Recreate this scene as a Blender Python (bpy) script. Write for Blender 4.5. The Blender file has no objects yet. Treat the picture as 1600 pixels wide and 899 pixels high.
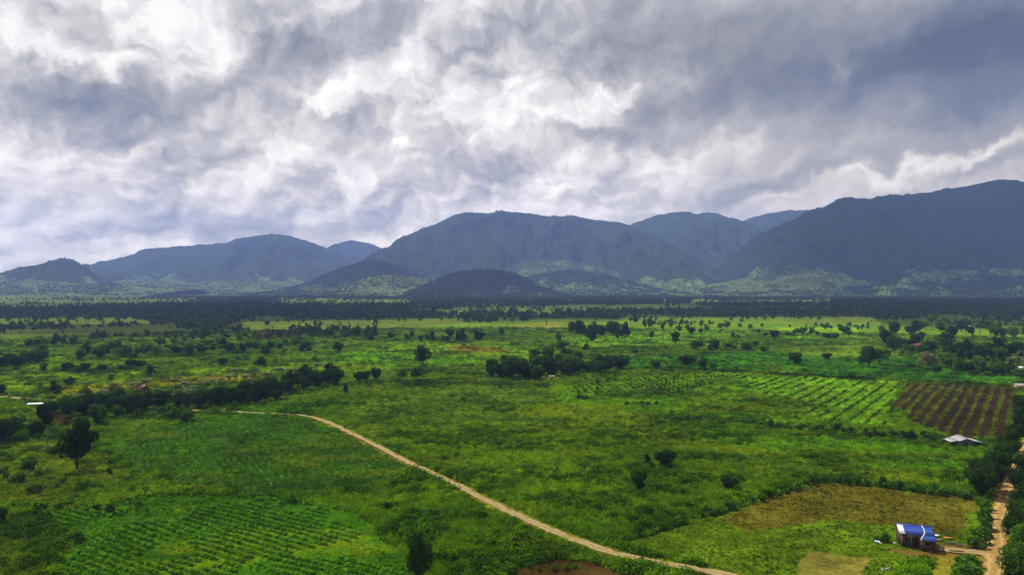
import bpy, math, random
import numpy as np
from mathutils import Vector
sc = bpy.context.scene
R = math.radians
random.seed(7)
rng = np.random.default_rng(11)

# ------------------------------------------------------------------ camera
CAM_H, FPX, HOR = 65.0, 1080.0, 447.0        # metres above the plain, focal length in photo pixels, horizon row
cd = bpy.data.cameras.new('camera'); cam = bpy.data.objects.new('camera', cd); sc.collection.objects.link(cam)
cd.sensor_width = 36.0; cd.lens = 36.0 * FPX / 1600.0
cd.clip_start = 1.0; cd.clip_end = 60000.0
cam.location = (0, 0, CAM_H); cam.rotation_euler = (R(90 - 0.13), 0, 0)
sc.camera = cam

# ------------------------------------------------------------------ sun, sky, exposure
SUN_EL, SUN_AZ = 57.0, -52.0                 # degrees; azimuth measured from +Y (view direction) towards +X
sdir = Vector((math.sin(R(SUN_AZ)) * math.cos(R(SUN_EL)), math.cos(R(SUN_AZ)) * math.cos(R(SUN_EL)), math.sin(R(SUN_EL))))
sl = bpy.data.lights.new('sun', 'SUN'); sl.energy = 5.0; sl.angle = R(0.6); sl.color = (1.0, 0.955, 0.87)
so = bpy.data.objects.new('sun', sl); sc.collection.objects.link(so)
so.rotation_euler = (-sdir).to_track_quat('-Z', 'Y').to_euler(); so.location = (0, 0, 3000)
sc.view_settings.view_transform = 'Standard'; sc.view_settings.look = 'None'
sc.view_settings.exposure = 0.35; sc.view_settings.gamma = 1.0; sc.view_settings.use_curve_mapping = False
sc.cycles.use_denoising = True
try: sc.cycles.denoiser = 'OPENIMAGEDENOISE'
except Exception: pass
sc.cycles.max_bounces = 4; sc.cycles.diffuse_bounces = 2; sc.cycles.volume_bounces = 1
sc.cycles.transparent_max_bounces = 8; sc.cycles.transmission_bounces = 2; sc.cycles.glossy_bounces = 1
sc.cycles.use_adaptive_sampling = False
sc.cycles.sample_clamp_indirect = 4.0

class NT:
    """small helper for building node trees"""
    def __init__(s, tree): s.t = tree; s.t.nodes.clear()
    def n(s, typ, **kw):
        nd = s.t.nodes.new(typ)
        for k, v in kw.items(): setattr(nd, k, v)
        return nd
    def put(s, sock, v):
        if v is None: return
        if hasattr(v, 'is_output') or isinstance(v, bpy.types.NodeSocket): s.t.links.new(v, sock)
        else: sock.default_value = v
    def m(s, op, a, b=None, c=None, clamp=False):
        nd = s.n('ShaderNodeMath', operation=op); nd.use_clamp = clamp
        for i, v in enumerate((a, b, c)):
            if v is not None: s.put(nd.inputs[i], v)
        return nd.outputs[0]
    def v(s, op, a, b=None, c=None):
        nd = s.n('ShaderNodeVectorMath', operation=op)
        for i, x in enumerate((a, b, c)):
            if x is not None: s.put(nd.inputs[i], x)
        return nd.outputs['Value'] if op in ('LENGTH', 'DOT_PRODUCT', 'DISTANCE') else nd.outputs[0]
    def noise(s, vec, scale, detail=4.0, rough=0.55, dist=0.0, lac=2.0, out=0, dim='3D'):
        nd = s.n('ShaderNodeTexNoise'); nd.noise_dimensions = dim
        s.put(nd.inputs['Vector'], vec); nd.inputs['Scale'].default_value = scale
        nd.inputs['Detail'].default_value = detail; nd.inputs['Roughness'].default_value = rough
        nd.inputs['Distortion'].default_value = dist; nd.inputs['Lacunarity'].default_value = lac
        return nd.outputs[out]
    def ramp(s, fac, stops, interp='LINEAR'):
        nd = s.n('ShaderNodeValToRGB'); s.put(nd.inputs[0], fac); cr = nd.color_ramp; cr.interpolation = interp
        while len(cr.elements) < len(stops): cr.elements.new(0.5)
        for e, (p, c) in zip(cr.elements, stops): e.position = p; e.color = (*c, 1)
        return nd.outputs[0]
    def mix(s, fac, a, b, mode='MIX'):
        nd = s.n('ShaderNodeMix', data_type='RGBA', blend_type=mode)
        s.put(nd.inputs['Factor'], fac)
        ia = [x for x in nd.inputs if x.name == 'A' and x.type == 'RGBA'][0]; ib = [x for x in nd.inputs if x.name == 'B' and x.type == 'RGBA'][0]
        s.put(ia, a if not isinstance(a, tuple) else (*a[:3], 1)); s.put(ib, b if not isinstance(b, tuple) else (*b[:3], 1))
        return [x for x in nd.outputs if x.type == 'RGBA'][0]
    def maprange(s, x, a, b, c=0.0, d=1.0, smooth=True):
        nd = s.n('ShaderNodeMapRange'); nd.interpolation_type = 'SMOOTHSTEP' if smooth else 'LINEAR'
        s.put(nd.inputs[0], x)
        for i, q in zip((1, 2, 3, 4), (a, b, c, d)): nd.inputs[i].default_value = q
        return nd.outputs[0]

def lin(c):
    c = np.asarray(c, float) / 255.0
    return np.where(c <= 0.04045, c / 12.92, ((c + 0.055) / 1.055) ** 2.4)
def lint(c): return tuple(float(x) for x in lin(c))

def azel(px, py):
    x = (px - 800) / FPX; z = (HOR - py) / FPX
    return math.degrees(math.atan(x)), math.degrees(math.atan(z / math.sqrt(1 + x * x)))

# the sky: blue Nishita air seen through gaps in a broken, layered cloud cover
SKY_SUN_ROT = R(SUN_AZ); SKY_LOW, SKY_GAIN = (1.42, 1.27, .98), (.94, .91, .83)
def build_world():
    w = bpy.data.worlds.new('World'); sc.world = w; w.use_nodes = True
    T = NT(w.node_tree)
    tc = T.n('ShaderNodeTexCoord'); d = T.v('NORMALIZE', tc.outputs['Generated'])
    sp = T.n('ShaderNodeSeparateXYZ'); T.put(sp.inputs[0], d)
    az = T.m('MULTIPLY', T.m('ARCTAN2', sp.outputs[0], sp.outputs[1]), 57.2958)
    el = T.m('MULTIPLY', T.m('ARCSINE', sp.outputs[2]), 57.2958)
    # warp directions with noise so that every cloud edge is irregular
    w1 = T.noise(d, 5.0, 6.0, 0.6, out=1); w2 = T.noise(d, 19.0, 5.0, 0.6, out=1)
    wv = T.v('ADD', T.v('MULTIPLY', T.v('SUBTRACT', w1, (0.5, 0.5, 0.5)), (13, 8, 0)), T.v('MULTIPLY', T.v('SUBTRACT', w2, (0.5, 0.5, 0.5)), (5, 4, 0)))
    cb = T.n('ShaderNodeCombineXYZ'); T.put(cb.inputs[0], az); T.put(cb.inputs[1], el)
    P0 = cb.outputs[0]; P = T.v('ADD', P0, wv)
    # px, py, radius x, radius y, tilt (deg, up to the right positive), amount (+ bright, - dark)
    blobs = [
        (60, 150, 170, 42, 0, -.34), (220, 160, 190, 40, 4, -.36), (430, 100, 200, 48, 18, -.36), (610, 40, 110, 50, 10, -.30),
        (110, 45, 70, 30, 0, -.20), (390, 10, 80, 36, 0, -.24), (320, 232, 95, 40, 5, -.22), (150, 220, 70, 26, 0, -.06),
        (310, 335, 150, 40, 4, -.24), (450, 340, 120, 26, 4, -.18), (560, 205, 80, 28, 0, -.20), (700, 130, 60, 40, 20, -.08),
        (90, 340, 110, 40, 0, .04), (800, 250, 80, 26, 12, -.14), (590, 325, 60, 20, 20, -.16), (700, 285, 110, 20, 18, -.2),
        (820, 90, 90, 50, 10, -.12), (930, 60, 130, 60, 0, -.16), (1050, 55, 230, 110, -6, -.30), (1130, 150, 190, 44, 3, -.34), (1190, 90, 200, 90, 0, -.16),
        (950, 210, 120, 16, 0, -.26), (1010, 185, 100, 22, 5, -.14),
        (1450, 70, 260, 110, 0, -.36), (1500, 115, 230, 56, 10, -.42), (1620, 40, 200, 130, 0, -.26),
        (1420, 215, 230, 34, 8, -.22), (1250, 280, 220, 20, 8, -.24), (1500, 262, 160, 14, 8, -.16), (1010, 300, 160, 16, 6, -.10), (1180, 235, 110, 26, 10, -.16),
        (1130, 300, 200, 18, 0, -.10), (1700, 200, 200, 60, 6, -.25),
        (240, 35, 110, 60, 0, .30), (680, 12, 100, 30, 0, .28), (30, 90, 90, 40, 0, .18), (110, 95, 50, 22, 0, .16),
        (330, 165, 110, 26, 6, .20), (540, 155, 110, 28, 4, .26), (760, 165, 120, 42, 14, .26), (640, 105, 90, 30, 20, .10), (20, 200, 60, 40, 0, .20),
        (990, 140, 90, 22, 16, .30), (935, 165, 60, 26, 20, .18), (1150, 225, 50, 22, 0, .14), (1305, 118, 22, 26, 30, .34), (520, 285, 60, 22, 40, .30),
        (850, 300, 190, 30, 6, .10), (100, 392, 190, 20, 0, .22), (620, 370, 140, 16, 8, .20), (870, 320, 120, 16, 0, .12), (1450, 262, 110, 12, 14, .22), (1580, 225, 80, 14, 16, .24),
        (200, 300, 90, 24, 6, .10), (1350, 285, 250, 10, 8, .16), (1430, 150, 150, 14, 4, .10), (560, 140, 18, 10, 0, .2),
    ]
    acc = None
    for px, py, rx, ry, rot, amt in blobs:
        a, e = azel(px, py)
        mp = T.n('ShaderNodeMapping', vector_type='TEXTURE'); T.put(mp.inputs['Vector'], P)
        mp.inputs['Location'].default_value = (a, e, 0); mp.inputs['Rotation'].default_value = (0, 0, R(rot))
        mp.inputs['Scale'].default_value = (rx * 1.45 * 0.0530, ry * 1.45 * 0.0530, 1)
        f = T.maprange(T.v('LENGTH', mp.outputs[0]), 1.0, 0.0)
        acc = T.m('MULTIPLY', f, amt) if acc is None else T.m('MULTIPLY_ADD', f, amt, acc)
    acc = T.m('MULTIPLY', T.m('TANH', T.m('MULTIPLY', acc, 1.65)), .48)
    for px, py, rx, ry, rot, amt in [(1480, 95, 190, 70, 8, -.17), (1620, 30, 170, 110, 0, -.12), (1200, 90, 200, 80, 0, -.05)]:      # the deepest rain cloud
        a, e = azel(px, py); mp = T.n('ShaderNodeMapping', vector_type='TEXTURE'); T.put(mp.inputs['Vector'], P)
        mp.inputs['Location'].default_value = (a, e, 0); mp.inputs['Rotation'].default_value = (0, 0, R(rot)); mp.inputs['Scale'].default_value = (rx * .08, ry * .08, 1)
        acc = T.m('MULTIPLY_ADD', T.maprange(T.v('LENGTH', mp.outputs[0]), 1.0, 0.0), amt, acc)
    # billows: heaped cloud noise, squashed and finer towards the horizon, tilted; differenced towards the sun for lit edges
    e2 = T.m('MULTIPLY', T.m('LOGARITHM', T.m('ADD', T.m('MAXIMUM', el, -6.0), 20.0), 2.71828), 26.0)   # compresses rows low down
    cq = T.n('ShaderNodeCombineXYZ'); T.put(cq.inputs[0], az); T.put(cq.inputs[1], e2)
    q = T.n('ShaderNodeMapping'); T.put(q.inputs['Vector'], T.v('ADD', cq.outputs[0], T.v('MULTIPLY', wv, (.35, .5, 0)))); q.inputs['Rotation'].default_value = (0, 0, R(-13)); q.inputs['Scale'].default_value = (0.072, 0.125, 1)
    qb = q.outputs[0]
    def bil(off):
        vv = T.v('ADD', qb, off)
        n1 = T.noise(vv, 1.5, 8.0, 0.51, 0.0, dim='2D')
        vo = T.n('ShaderNodeTexVoronoi', feature='SMOOTH_F1', voronoi_dimensions='2D', normalize=True); T.put(vo.inputs['Vector'], T.v('ADD', vv, T.v('MULTIPLY', T.noise(vv, 3.0, 4, .6, out=1, dim='2D'), (.28, .28, .28))))
        vo.inputs['Scale'].default_value = 2.3; vo.inputs['Detail'].default_value = 3.0; vo.inputs['Roughness'].default_value = .55; vo.inputs['Smoothness'].default_value = .55
        return T.m('ADD', T.m('MULTIPLY', n1, .66), T.m('MULTIPLY', T.m('SUBTRACT', .75, vo.outputs['Distance']), .62))
    b0 = bil((0, 0, 0)); b1 = bil((-0.04, 0.07, 0))
    emb = T.m('SUBTRACT', b0, b1)
    soft = T.maprange(az, 2.0, 26.0, 1.0, 0.38)       # the right-hand sky is a smoother, thicker sheet
    bright = T.maprange(T.m('ADD', acc, 0.0), -.35, .1, .45, 1.0)    # thick dark bases are smooth, bright heaps are crisp
    det = T.m('ADD', T.m('MULTIPLY', T.m('SUBTRACT', b0, 0.565), 0.85), T.m('MULTIPLY', emb, 1.7))
    val = T.m('ADD', T.m('ADD', 0.65, acc), T.m('MULTIPLY', T.m('MULTIPLY', det, soft), bright))
    col = T.ramp(val, [(0.0, lint((78, 87, 110))), (0.18, lint((106, 113, 131))), (0.36, lint((146, 148, 158))), (0.52, lint((177, 178, 185))),
                       (0.68, lint((208, 207, 211))), (0.84, lint((232, 232, 241))), (1.0, lint((252, 251, 253)))])
    nish = T.n('ShaderNodeTexSky'); nish.sky_type = 'NISHITA'; nish.sun_disc = False
    nish.sun_elevation = R(SUN_EL); nish.sun_rotation = SKY_SUN_ROT; nish.altitude = 100
    gap = T.maprange(T.m('ADD', b0, T.m('MULTIPLY', T.m('ABSOLUTE', acc), 0.6)), 0.42, 0.34, 0.0, 0.5)
    blue = T.v('SCALE', nish.outputs[0]); blue.node.inputs['Scale'].default_value = 0.06
    fin = T.mix(gap, col, blue)
    # near the horizon the light comes through a long way of thin haze: brighter cloud there; overhead the bases are grey
    fin = T.v('MULTIPLY', fin, T.mix(T.maprange(el, 0.0, 22.0), SKY_LOW, SKY_GAIN))
    over = T.maprange(el, 25.0, 50.0, 1.0, .36); fin = T.v('SCALE', fin); T.put(fin.node.inputs['Scale'], over)
    low = T.maprange(el, -1.5, -6.0)                        # under the horizon: the dark land beyond the scene
    fin = T.mix(low, fin, lint((70, 84, 84)))
    bg = T.n('ShaderNodeBackground'); T.put(bg.inputs[0], fin); bg.inputs[1].default_value = 1.0
    out = T.n('ShaderNodeOutputWorld'); T.t.links.new(bg.outputs[0], out.inputs[0])
    w.cycles.sampling_method = 'MANUAL'; w.cycles.sample_map_resolution = 512
build_world()

# ------------------------------------------------------------------ helpers
def W(px, py):
    """point on the plain under a pixel of the 1600 x 899 photograph"""
    Y = CAM_H * FPX / (py - HOR); return ((px - 800) / FPX * Y, Y)
def tag(o, label=None, cat=None, group=None, kind=None):
    if label: o['label'] = label
    if cat: o['category'] = cat
    if group: o['group'] = group
    if kind: o['kind'] = kind
    return o
def np_mesh(name, V, F, mats=(), smooth=False, midx=None, attrs=None):
    V = np.asarray(V, np.float32); F = np.asarray(F, np.int32)
    me = bpy.data.meshes.new(name); n = F.shape[1]
    me.vertices.add(len(V)); me.vertices.foreach_set('co', V.ravel())
    me.loops.add(F.size); me.loops.foreach_set('vertex_index', F.ravel())
    me.polygons.add(len(F)); me.polygons.foreach_set('loop_start', np.arange(0, F.size, n, dtype=np.int32))
    me.polygons.foreach_set('loop_total', np.full(len(F), n, np.int32))
    if smooth: me.polygons.foreach_set('use_smooth', np.ones(len(F), bool))
    for m in mats: me.materials.append(m)
    if midx is not None: me.polygons.foreach_set('material_index', np.asarray(midx, np.int32))
    for k, a in (attrs or {}).items():
        a = np.asarray(a, np.float32)
        if a.ndim == 1: at = me.attributes.new(k, 'FLOAT', 'POINT'); at.data.foreach_set('value', a)
        else:
            at = me.attributes.new(k, 'FLOAT_COLOR', 'POINT')
            at.data.foreach_set('color', np.c_[a, np.ones(len(a))].astype(np.float32).ravel())
    me.update(calc_edges=True); me.validate(); return me
def link(name, me, parent=None, loc=(0, 0, 0), rz=0, scale=None):
    o = bpy.data.objects.new(name, me); sc.collection.objects.link(o); o.location = loc; o.rotation_euler = (0, 0, rz)
    if scale: o.scale = scale
    if parent: o.parent = parent
    return o
def grid_faces(nr, nc):
    i = np.arange(nr - 1)[:, None] * nc + np.arange(nc - 1)[None, :]
    return np.stack([i, i + 1, i + nc + 1, i + nc], -1).reshape(-1, 4)
def _h(ix, iy, seed):
    n = (ix.astype(np.int64) * 374761393 + iy.astype(np.int64) * 668265263 + seed * 1274126177) & 0xffffffff
    n = ((n ^ (n >> 13)) * 1274126177) & 0xffffffff
    return ((n ^ (n >> 16)) & 0xffff) / 65535.0
def vn(x, y, seed=0):
    ix = np.floor(x); iy = np.floor(y); fx = x - ix; fy = y - iy
    fx = fx * fx * (3 - 2 * fx); fy = fy * fy * (3 - 2 * fy)
    a = _h(ix, iy, seed); b = _h(ix + 1, iy, seed); c = _h(ix, iy + 1, seed); d = _h(ix + 1, iy + 1, seed)
    return (a * (1 - fx) + b * fx) * (1 - fy) + (c * (1 - fx) + d * fx) * fy
def fbm(x, y, seed=0, oct=4, gain=0.5):
    s = 0; a = 1; t = 0
    for k in range(oct):
        s = s + a * vn(x * 2 ** k + 17.3 * k, y * 2 ** k - 9.1 * k, seed + k); t += a; a *= gain
    return s / t
def inpoly(X, Y, poly):
    r = np.zeros(X.shape, bool); n = len(poly)
    for i in range(n):
        x1, y1 = poly[i]; x2, y2 = poly[(i + 1) % n]
        if y1 == y2: continue
        c = ((y1 > Y) != (y2 > Y)) & (X < (x2 - x1) * (Y - y1) / (y2 - y1) + x1); r ^= c
    return r
def segdist(X, Y, pts):
    d = np.full(X.shape, 1e9)
    for (x1, y1), (x2, y2) in zip(pts[:-1], pts[1:]):
        dx, dy = x2 - x1, y2 - y1; L = dx * dx + dy * dy
        t = np.clip(((X - x1) * dx + (Y - y1) * dy) / L, 0, 1)
        d = np.minimum(d, np.hypot(X - x1 - t * dx, Y - y1 - t * dy))
    return d
def catmull(P, n=10):
    P = [np.array(p, float) for p in P]; P = [2 * P[0] - P[1]] + P + [2 * P[-1] - P[-2]]; out = []
    for i in range(1, len(P) - 2):
        for k in range(n):
            t = k / n
            out.append(0.5 * ((2 * P[i]) + (-P[i - 1] + P[i + 1]) * t + (2 * P[i - 1] - 5 * P[i] + 4 * P[i + 1] - P[i + 2]) * t * t + (-P[i - 1] + 3 * P[i] - 3 * P[i + 1] + P[i + 2]) * t ** 3))
    out.append(P[-2]); return np.array(out)

# ------------------------------------------------------------------ roads (centre lines)
ROAD1 = catmull([W(*p) for p in [(300, 642), (345, 643), (400, 646), (445, 648), (480, 651), (515, 662), (560, 683), (640, 724), (700, 752), (780, 793), (850, 825), (920, 853), (980, 871), (1060, 886), (1130, 899), (1240, 921)]], 12)
ROAD2 = catmull([W(*p) for p in [(1690, 640), (1632, 670), (1606, 695), (1590, 722), (1572, 768), (1562, 812), (1557, 850), (1554, 899), (1552, 960)]], 12)
DRIVE = catmull([W(*p) for p in [(1556, 866), (1520, 864), (1490, 861), (1468, 858)]], 8)
TRACK = catmull([W(*p) for p in [(1505, 863), (1484, 872), (1472, 899), (1470, 930)]], 8)
LTRACK = catmull([W(*p) for p in [(-40, 615), (10, 621), (60, 625), (110, 628)]], 8)
ROADS = [(ROAD1, 1.7), (ROAD2, 2.6), (DRIVE, 1.9), (TRACK, 1.2), (LTRACK, 1.8)]

# ------------------------------------------------------------------ field map: what grows where (surface colours, in sRGB numbers)
DIRX, DIRY = 0.60, 0.80                      # direction of the crop strips on the right
KA = 1.92
def P_(*pts): return [W(*p) for p in pts]
CLEAR = [P_((980, 496), (1360, 495), (1380, 508), (960, 506)), P_((870, 477), (1090, 475), (1120, 486), (880, 488)), P_((-40, 464), (320, 466), (320, 474), (-40, 475)), P_((440, 467), (640, 469), (640, 477), (430, 476)), P_((380, 503), (720, 498), (740, 511), (380, 517)), P_((-40, 497), (220, 495), (240, 505), (-40, 508)), P_((1080, 470), (1300, 468), (1300, 475), (1080, 477))]
FIELDS = [
    (P_((300, 655), (440, 651), (520, 668), (620, 700), (650, 735), (560, 770), (400, 775), (300, 760), (180, 720), (215, 680)), (50, 86, 34), 'beans'),
    (P_((90, 800), (250, 770), (420, 775), (560, 800), (660, 899), (660, 960), (120, 960), (70, 850), (20, 830)), (42, 80, 12), 'rows'),
    (P_((0, 805), (60, 805), (120, 850), (90, 880), (60, 899), (-40, 899), (-40, 805)), (60, 86, 16), ''),
    (P_((-60, 700), (120, 690), (200, 740), (100, 790), (-60, 790)), (66, 88, 20), ''),
    (P_((560, 625), (760, 600), (860, 612), (850, 660), (700, 665), (560, 650)), (66, 96, 34), ''),
    (P_((780, 640), (900, 628), (1010, 650), (1120, 690), (1280, 725), (1530, 762), (1400, 758), (1240, 738), (1080, 703), (900, 672)), (82, 108, 16), ''),
    (P_((1010, 665), (1180, 672), (1480, 702), (1530, 740), (1300, 725), (1110, 690)), (62, 98, 16), ''),
    (P_((960, 852), (1035, 830), (1110, 803), (1180, 783), (1290, 752), (1540, 779), (1545, 830), (1530, 862), (1480, 866), (1400, 880), (1400, 960), (1200, 960), (1120, 885)), (52, 74, 14), 'stubble'),
    (P_((1190, 778), (1290, 753), (1530, 779), (1500, 845), (1440, 825), (1300, 812), (1170, 830), (1120, 812)), (58, 60, 22), 'stubble'),
    (P_((1265, 862), (1360, 868), (1345, 905), (1235, 905)), (74, 76, 44), 'bare'),
    (P_((810, 885), (870, 873), (930, 880), (1010, 899), (1040, 930), (780, 930)), (46, 38, 24), 'bare'),
    (P_((-60, 594), (0, 592), (250, 578), (480, 566), (640, 560), (700, 578), (560, 592), (330, 600), (100, 624), (-60, 622)), (82, 112, 12), ''),
    (P_((60, 612), (220, 596), (420, 585), (420, 592), (200, 612), (100, 622)), (108, 114, 24), ''),
    (P_((80, 560), (150, 556), (150, 572), (60, 582), (20, 582)), (78, 114, 10), ''),
    (P_((420, 562), (650, 537), (900, 545), (900, 566), (640, 576)), (74, 114, 14), ''),
    (P_((560, 545), (700, 538), (870, 550), (860, 560), (700, 558)), (88, 122, 16), ''),
    (P_((690, 544), (740, 541), (800, 549), (790, 553), (720, 552)), (98, 98, 44), ''),
    (P_((860, 530), (1010, 520), (1150, 515), (1210, 525), (1060, 540), (900, 545)), (84, 122, 14), ''),
    (P_((780, 507), (870, 503), (890, 512), (800, 514)), (84, 94, 40), ''),
    (P_((940, 560), (1100, 556), (1200, 545), (1590, 578), (1592, 603), (1400, 596), (1150, 581), (1000, 577)), (52, 100, 26), ''),
    (P_((1200, 545), (1350, 540), (1450, 556), (1380, 562), (1230, 556)), (82, 110, 34), ''),
    (P_((1210, 512), (1340, 512), (1350, 530), (1230, 532)), (78, 116, 26), ''),
    (P_((860, 608), (980, 590), (1060, 583), (1150, 582), (1412, 597), (1400, 625), (1388, 660), (1250, 664), (1100, 654), (1000, 645), (880, 630)), (70, 108, 12), ''),
    (P_((1140, 583), (1412, 597), (1385, 645), (1400, 668), (1300, 660), (1230, 640), (1180, 610)), (84, 124, 20), 'strips'),
    (P_((1060, 612), (1200, 612), (1300, 640), (1240, 655), (1080, 640)), (72, 104, 14), ''),
    (P_((1417, 598), (1593, 604), (1586, 645), (1576, 688), (1500, 687), (1440, 668), (1412, 655), (1420, 645), (1388, 641)), (50, 33, 30), 'plow'),
    (P_((60, 640), (120, 645), (110, 668), (50, 665)), (40, 38, 26), 'bare'),
    (P_((1000, 575), (1100, 577), (1300, 588), (1590, 603), (1590, 607), (1300, 592), (1100, 581), (1000, 578)), (34, 54, 14), ''),
    (P_((560, 600), (700, 592), (760, 596), (860, 600), (860, 606), (700, 602), (560, 606)), (42, 66, 18), ''),
    (P_((1385, 852), (1440, 862), (1460, 850), (1520, 853), (1552, 862), (1552, 874), (1500, 873), (1450, 872), (1395, 862)), (70, 62, 40), 'bare'),
    (P_((400, 518), (470, 520), (460, 532), (400, 532)), (70, 64, 42), ''),
]
def field_colour(X, Y):
    """surface colour (linear) and vegetation height factor at plain points"""
    D = np.hypot(X, Y)
    wx = (fbm(X / 9, Y / 9, 3, 3) - .5) * 5 * np.clip(D / 300, .5, 6); wy = (fbm(X / 9 + 50, Y / 9, 4, 3) - .5) * 9 * np.clip(D / 300, .5, 6)
    n1 = fbm(X / 60, Y / 60, 5, 5)[..., None]; n2 = fbm(X / 14, Y / 22, 9, 4)[..., None]; n3 = fbm(X / 3.2, Y / 3.2, 14, 3)[..., None]
    c = lin((44, 84, 10)) * (1 - n1) + lin((80, 108, 14)) * n1
    c = np.repeat(c[..., :], 1, -1)
    # beyond the sunny fields: scrub and woodland floor, with pale clearings
    pxx = X / np.maximum(Y, 50); lim = np.interp(pxx, [-.6, -.2, -.05, .35, .6], [800, 860, 1180, 1230, 1000])
    far = np.clip((Y - lim) / 160, 0, 1)[..., None]
    cl = np.clip((fbm(X / 800, Y / 330, 31, 4) - .50) * 9, 0, 1)[..., None]
    fc = lin((42, 54, 26)) * (1 - cl) + lin((72, 90, 34)) * cl
    for q in CLEAR:
        k = inpoly(X + wx * .6, Y + wy, q); fc[k] = lin((68, 86, 34)) * (.8 + .4 * n2[k])
    c = c * (1 - far) + fc * far
    hgt = np.ones(X.shape)
    s = (-X * DIRY + Y * DIRX)
    for poly, col, kind in FIELDS:
        k = inpoly(X + wx, Y + wy, poly)
        if kind in ('plow', 'strips'): k = inpoly(X + wx * .15, Y + wy * .15, poly)
        if not k.any(): continue
        base = lin(col) * (0.75 + 0.5 * n2[k])
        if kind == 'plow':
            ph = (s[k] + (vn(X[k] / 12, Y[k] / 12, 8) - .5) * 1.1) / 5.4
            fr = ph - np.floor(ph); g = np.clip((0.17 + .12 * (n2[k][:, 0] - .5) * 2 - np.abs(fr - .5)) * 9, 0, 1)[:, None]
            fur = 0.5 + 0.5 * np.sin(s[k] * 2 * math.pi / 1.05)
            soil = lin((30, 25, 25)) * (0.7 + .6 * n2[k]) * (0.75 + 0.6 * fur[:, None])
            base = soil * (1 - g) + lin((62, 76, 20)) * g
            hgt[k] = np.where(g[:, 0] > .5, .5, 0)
        elif kind == 'strips':
            ph = (s[k] + (vn(X[k] / 15, Y[k] / 15, 8) - .5) * 2) / 6.5; fr = ph - np.floor(ph)
            g = np.clip((0.14 - np.abs(fr - .5)) * 10, 0, 1)[:, None]
            hgt[k] = .45
        elif kind == 'stubble': hgt[k] = .25; base = base * (.7 + .6 * n3[k])
        elif kind == 'bare': hgt[k] = 0.0; base = base * (.8 + .4 * n3[k])
        elif kind == 'beans':
            g = np.clip((fbm(X[k] / 18, Y[k] / 18, 44, 3) - .5) * 6, 0, 1)[:, None]
            base = (base * (1 - g * .6) + lin((50, 84, 22)) * g * .6) * .88; hgt[k] = .46
        elif kind == 'rows': hgt[k] = .44; base = base * .78
        elif kind == '': hgt[k] = .8
        c[k] = base
    c = c * (0.72 + 0.56 * n2) * (0.85 + .3 * n3)
    st = fbm((X * .93 + Y * .36) / 70, (Y * .93 - X * .36) / 7, 63, 3)[..., None]; c = c * (.74 + .52 * st)
    yl = np.clip((fbm(X / 26, Y / 10, 21, 4) - .56) * 8, 0, 1)[..., None] * (1 - far) * .38
    yl[hgt < .3] = 0
    c = c * (1 - yl) + lin((92, 108, 18)) * yl
    for pts, hw in ROADS:
        d = segdist(X, Y, pts[::3]) + (n3[..., 0] - .5) * 1.6
        v = np.clip((hw + 1.5 - d) / 1.5, 0, 1)[..., None]
        c = c * (1 - v * .7) + lin((92, 78, 44)) * v * .7
        hgt = np.where(d < hw + .3, 0, np.where(d < hw + 1.6, hgt * .4, hgt))
    return c * np.array([1.16, 1.0, .42]) * KA, hgt

# ------------------------------------------------------------------ materials
def mat(name): 
    m = bpy.data.materials.new(name); m.use_nodes = True; return m, NT(m.node_tree)
def out(T, sh): o = T.n('ShaderNodeOutputMaterial'); T.t.links.new(sh, o.inputs[0]); return o
def veg_shader(T, col, transl=0.35, rough=0.8):
    a = T.n('ShaderNodeBsdfDiffuse'); T.put(a.inputs[0], col)
    b = T.n('ShaderNodeBsdfTranslucent'); T.put(b.inputs[0], T.mix(1.0, col, (1.15, 1.1, 0.55), 'MULTIPLY'))
    m = T.n('ShaderNodeMixShader'); m.inputs[0].default_value = transl; T.t.links.new(a.outputs[0], m.inputs[1]); T.t.links.new(b.outputs[0], m.inputs[2])
    return m.outputs[0]
def m_ground():
    m, T = mat('ground')
    at = T.n('ShaderNodeAttribute', attribute_name='tint'); geo = T.n('ShaderNodeNewGeometry')
    n = T.noise(geo.outputs['Position'], 0.9, 5, .65); n2 = T.noise(geo.outputs['Position'], 0.11, 5, .6)
    f = T.m('ADD', T.maprange(n, .3, .7, .62, 1.3), T.maprange(n2, .35, .65, -.18, .18))
    col = T.v('SCALE', at.outputs[0]); T.put(col.node.inputs['Scale'], f)
    bs = T.n('ShaderNodeBsdfDiffuse'); T.put(bs.inputs[0], col); bs.inputs['Roughness'].default_value = .6
    bp = T.n('ShaderNodeBump'); bp.inputs['Strength'].default_value = 1; bp.inputs['Distance'].default_value = .6; T.put(bp.inputs['Height'], n); T.t.links.new(bp.outputs[0], bs.inputs['Normal'])
    out(T, bs.outputs[0]); return m
def m_tuft(name, mul=(1, 1, 1), transl=.35):
    m, T = mat(name)
    at = T.n('ShaderNodeAttribute', attribute_name='tint'); at.attribute_type = 'INSTANCER'
    oi = T.n('ShaderNodeObjectInfo'); f = T.maprange(oi.outputs['Random'], 0, 1, .45, 1.65, smooth=False)
    col = T.v('SCALE', T.mix(1.0, at.outputs[0], mul, 'MULTIPLY')); T.put(col.node.inputs['Scale'], f)
    out(T, veg_shader(T, col, transl)); return m
def m_leaf(name, a, b, transl=.25):
    m, T = mat(name)
    oi = T.n('ShaderNodeObjectInfo'); geo = T.n('ShaderNodeNewGeometry'); 
    n = T.noise(geo.outputs['Position'], 0.45, 3, .6); n2 = T.noise(geo.outputs['Position'], 3.1, 2, .5)
    f = T.m('ADD', T.m('MULTIPLY', oi.outputs['Random'], .45), T.m('ADD', T.maprange(n, .3, .7, 0, .38), T.maprange(n2, .3, .7, 0, .22)))
    col = T.ramp(f, [(0.1, lint(a)), (0.9, lint(b))])
    out(T, veg_shader(T, col, transl)); return m
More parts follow.
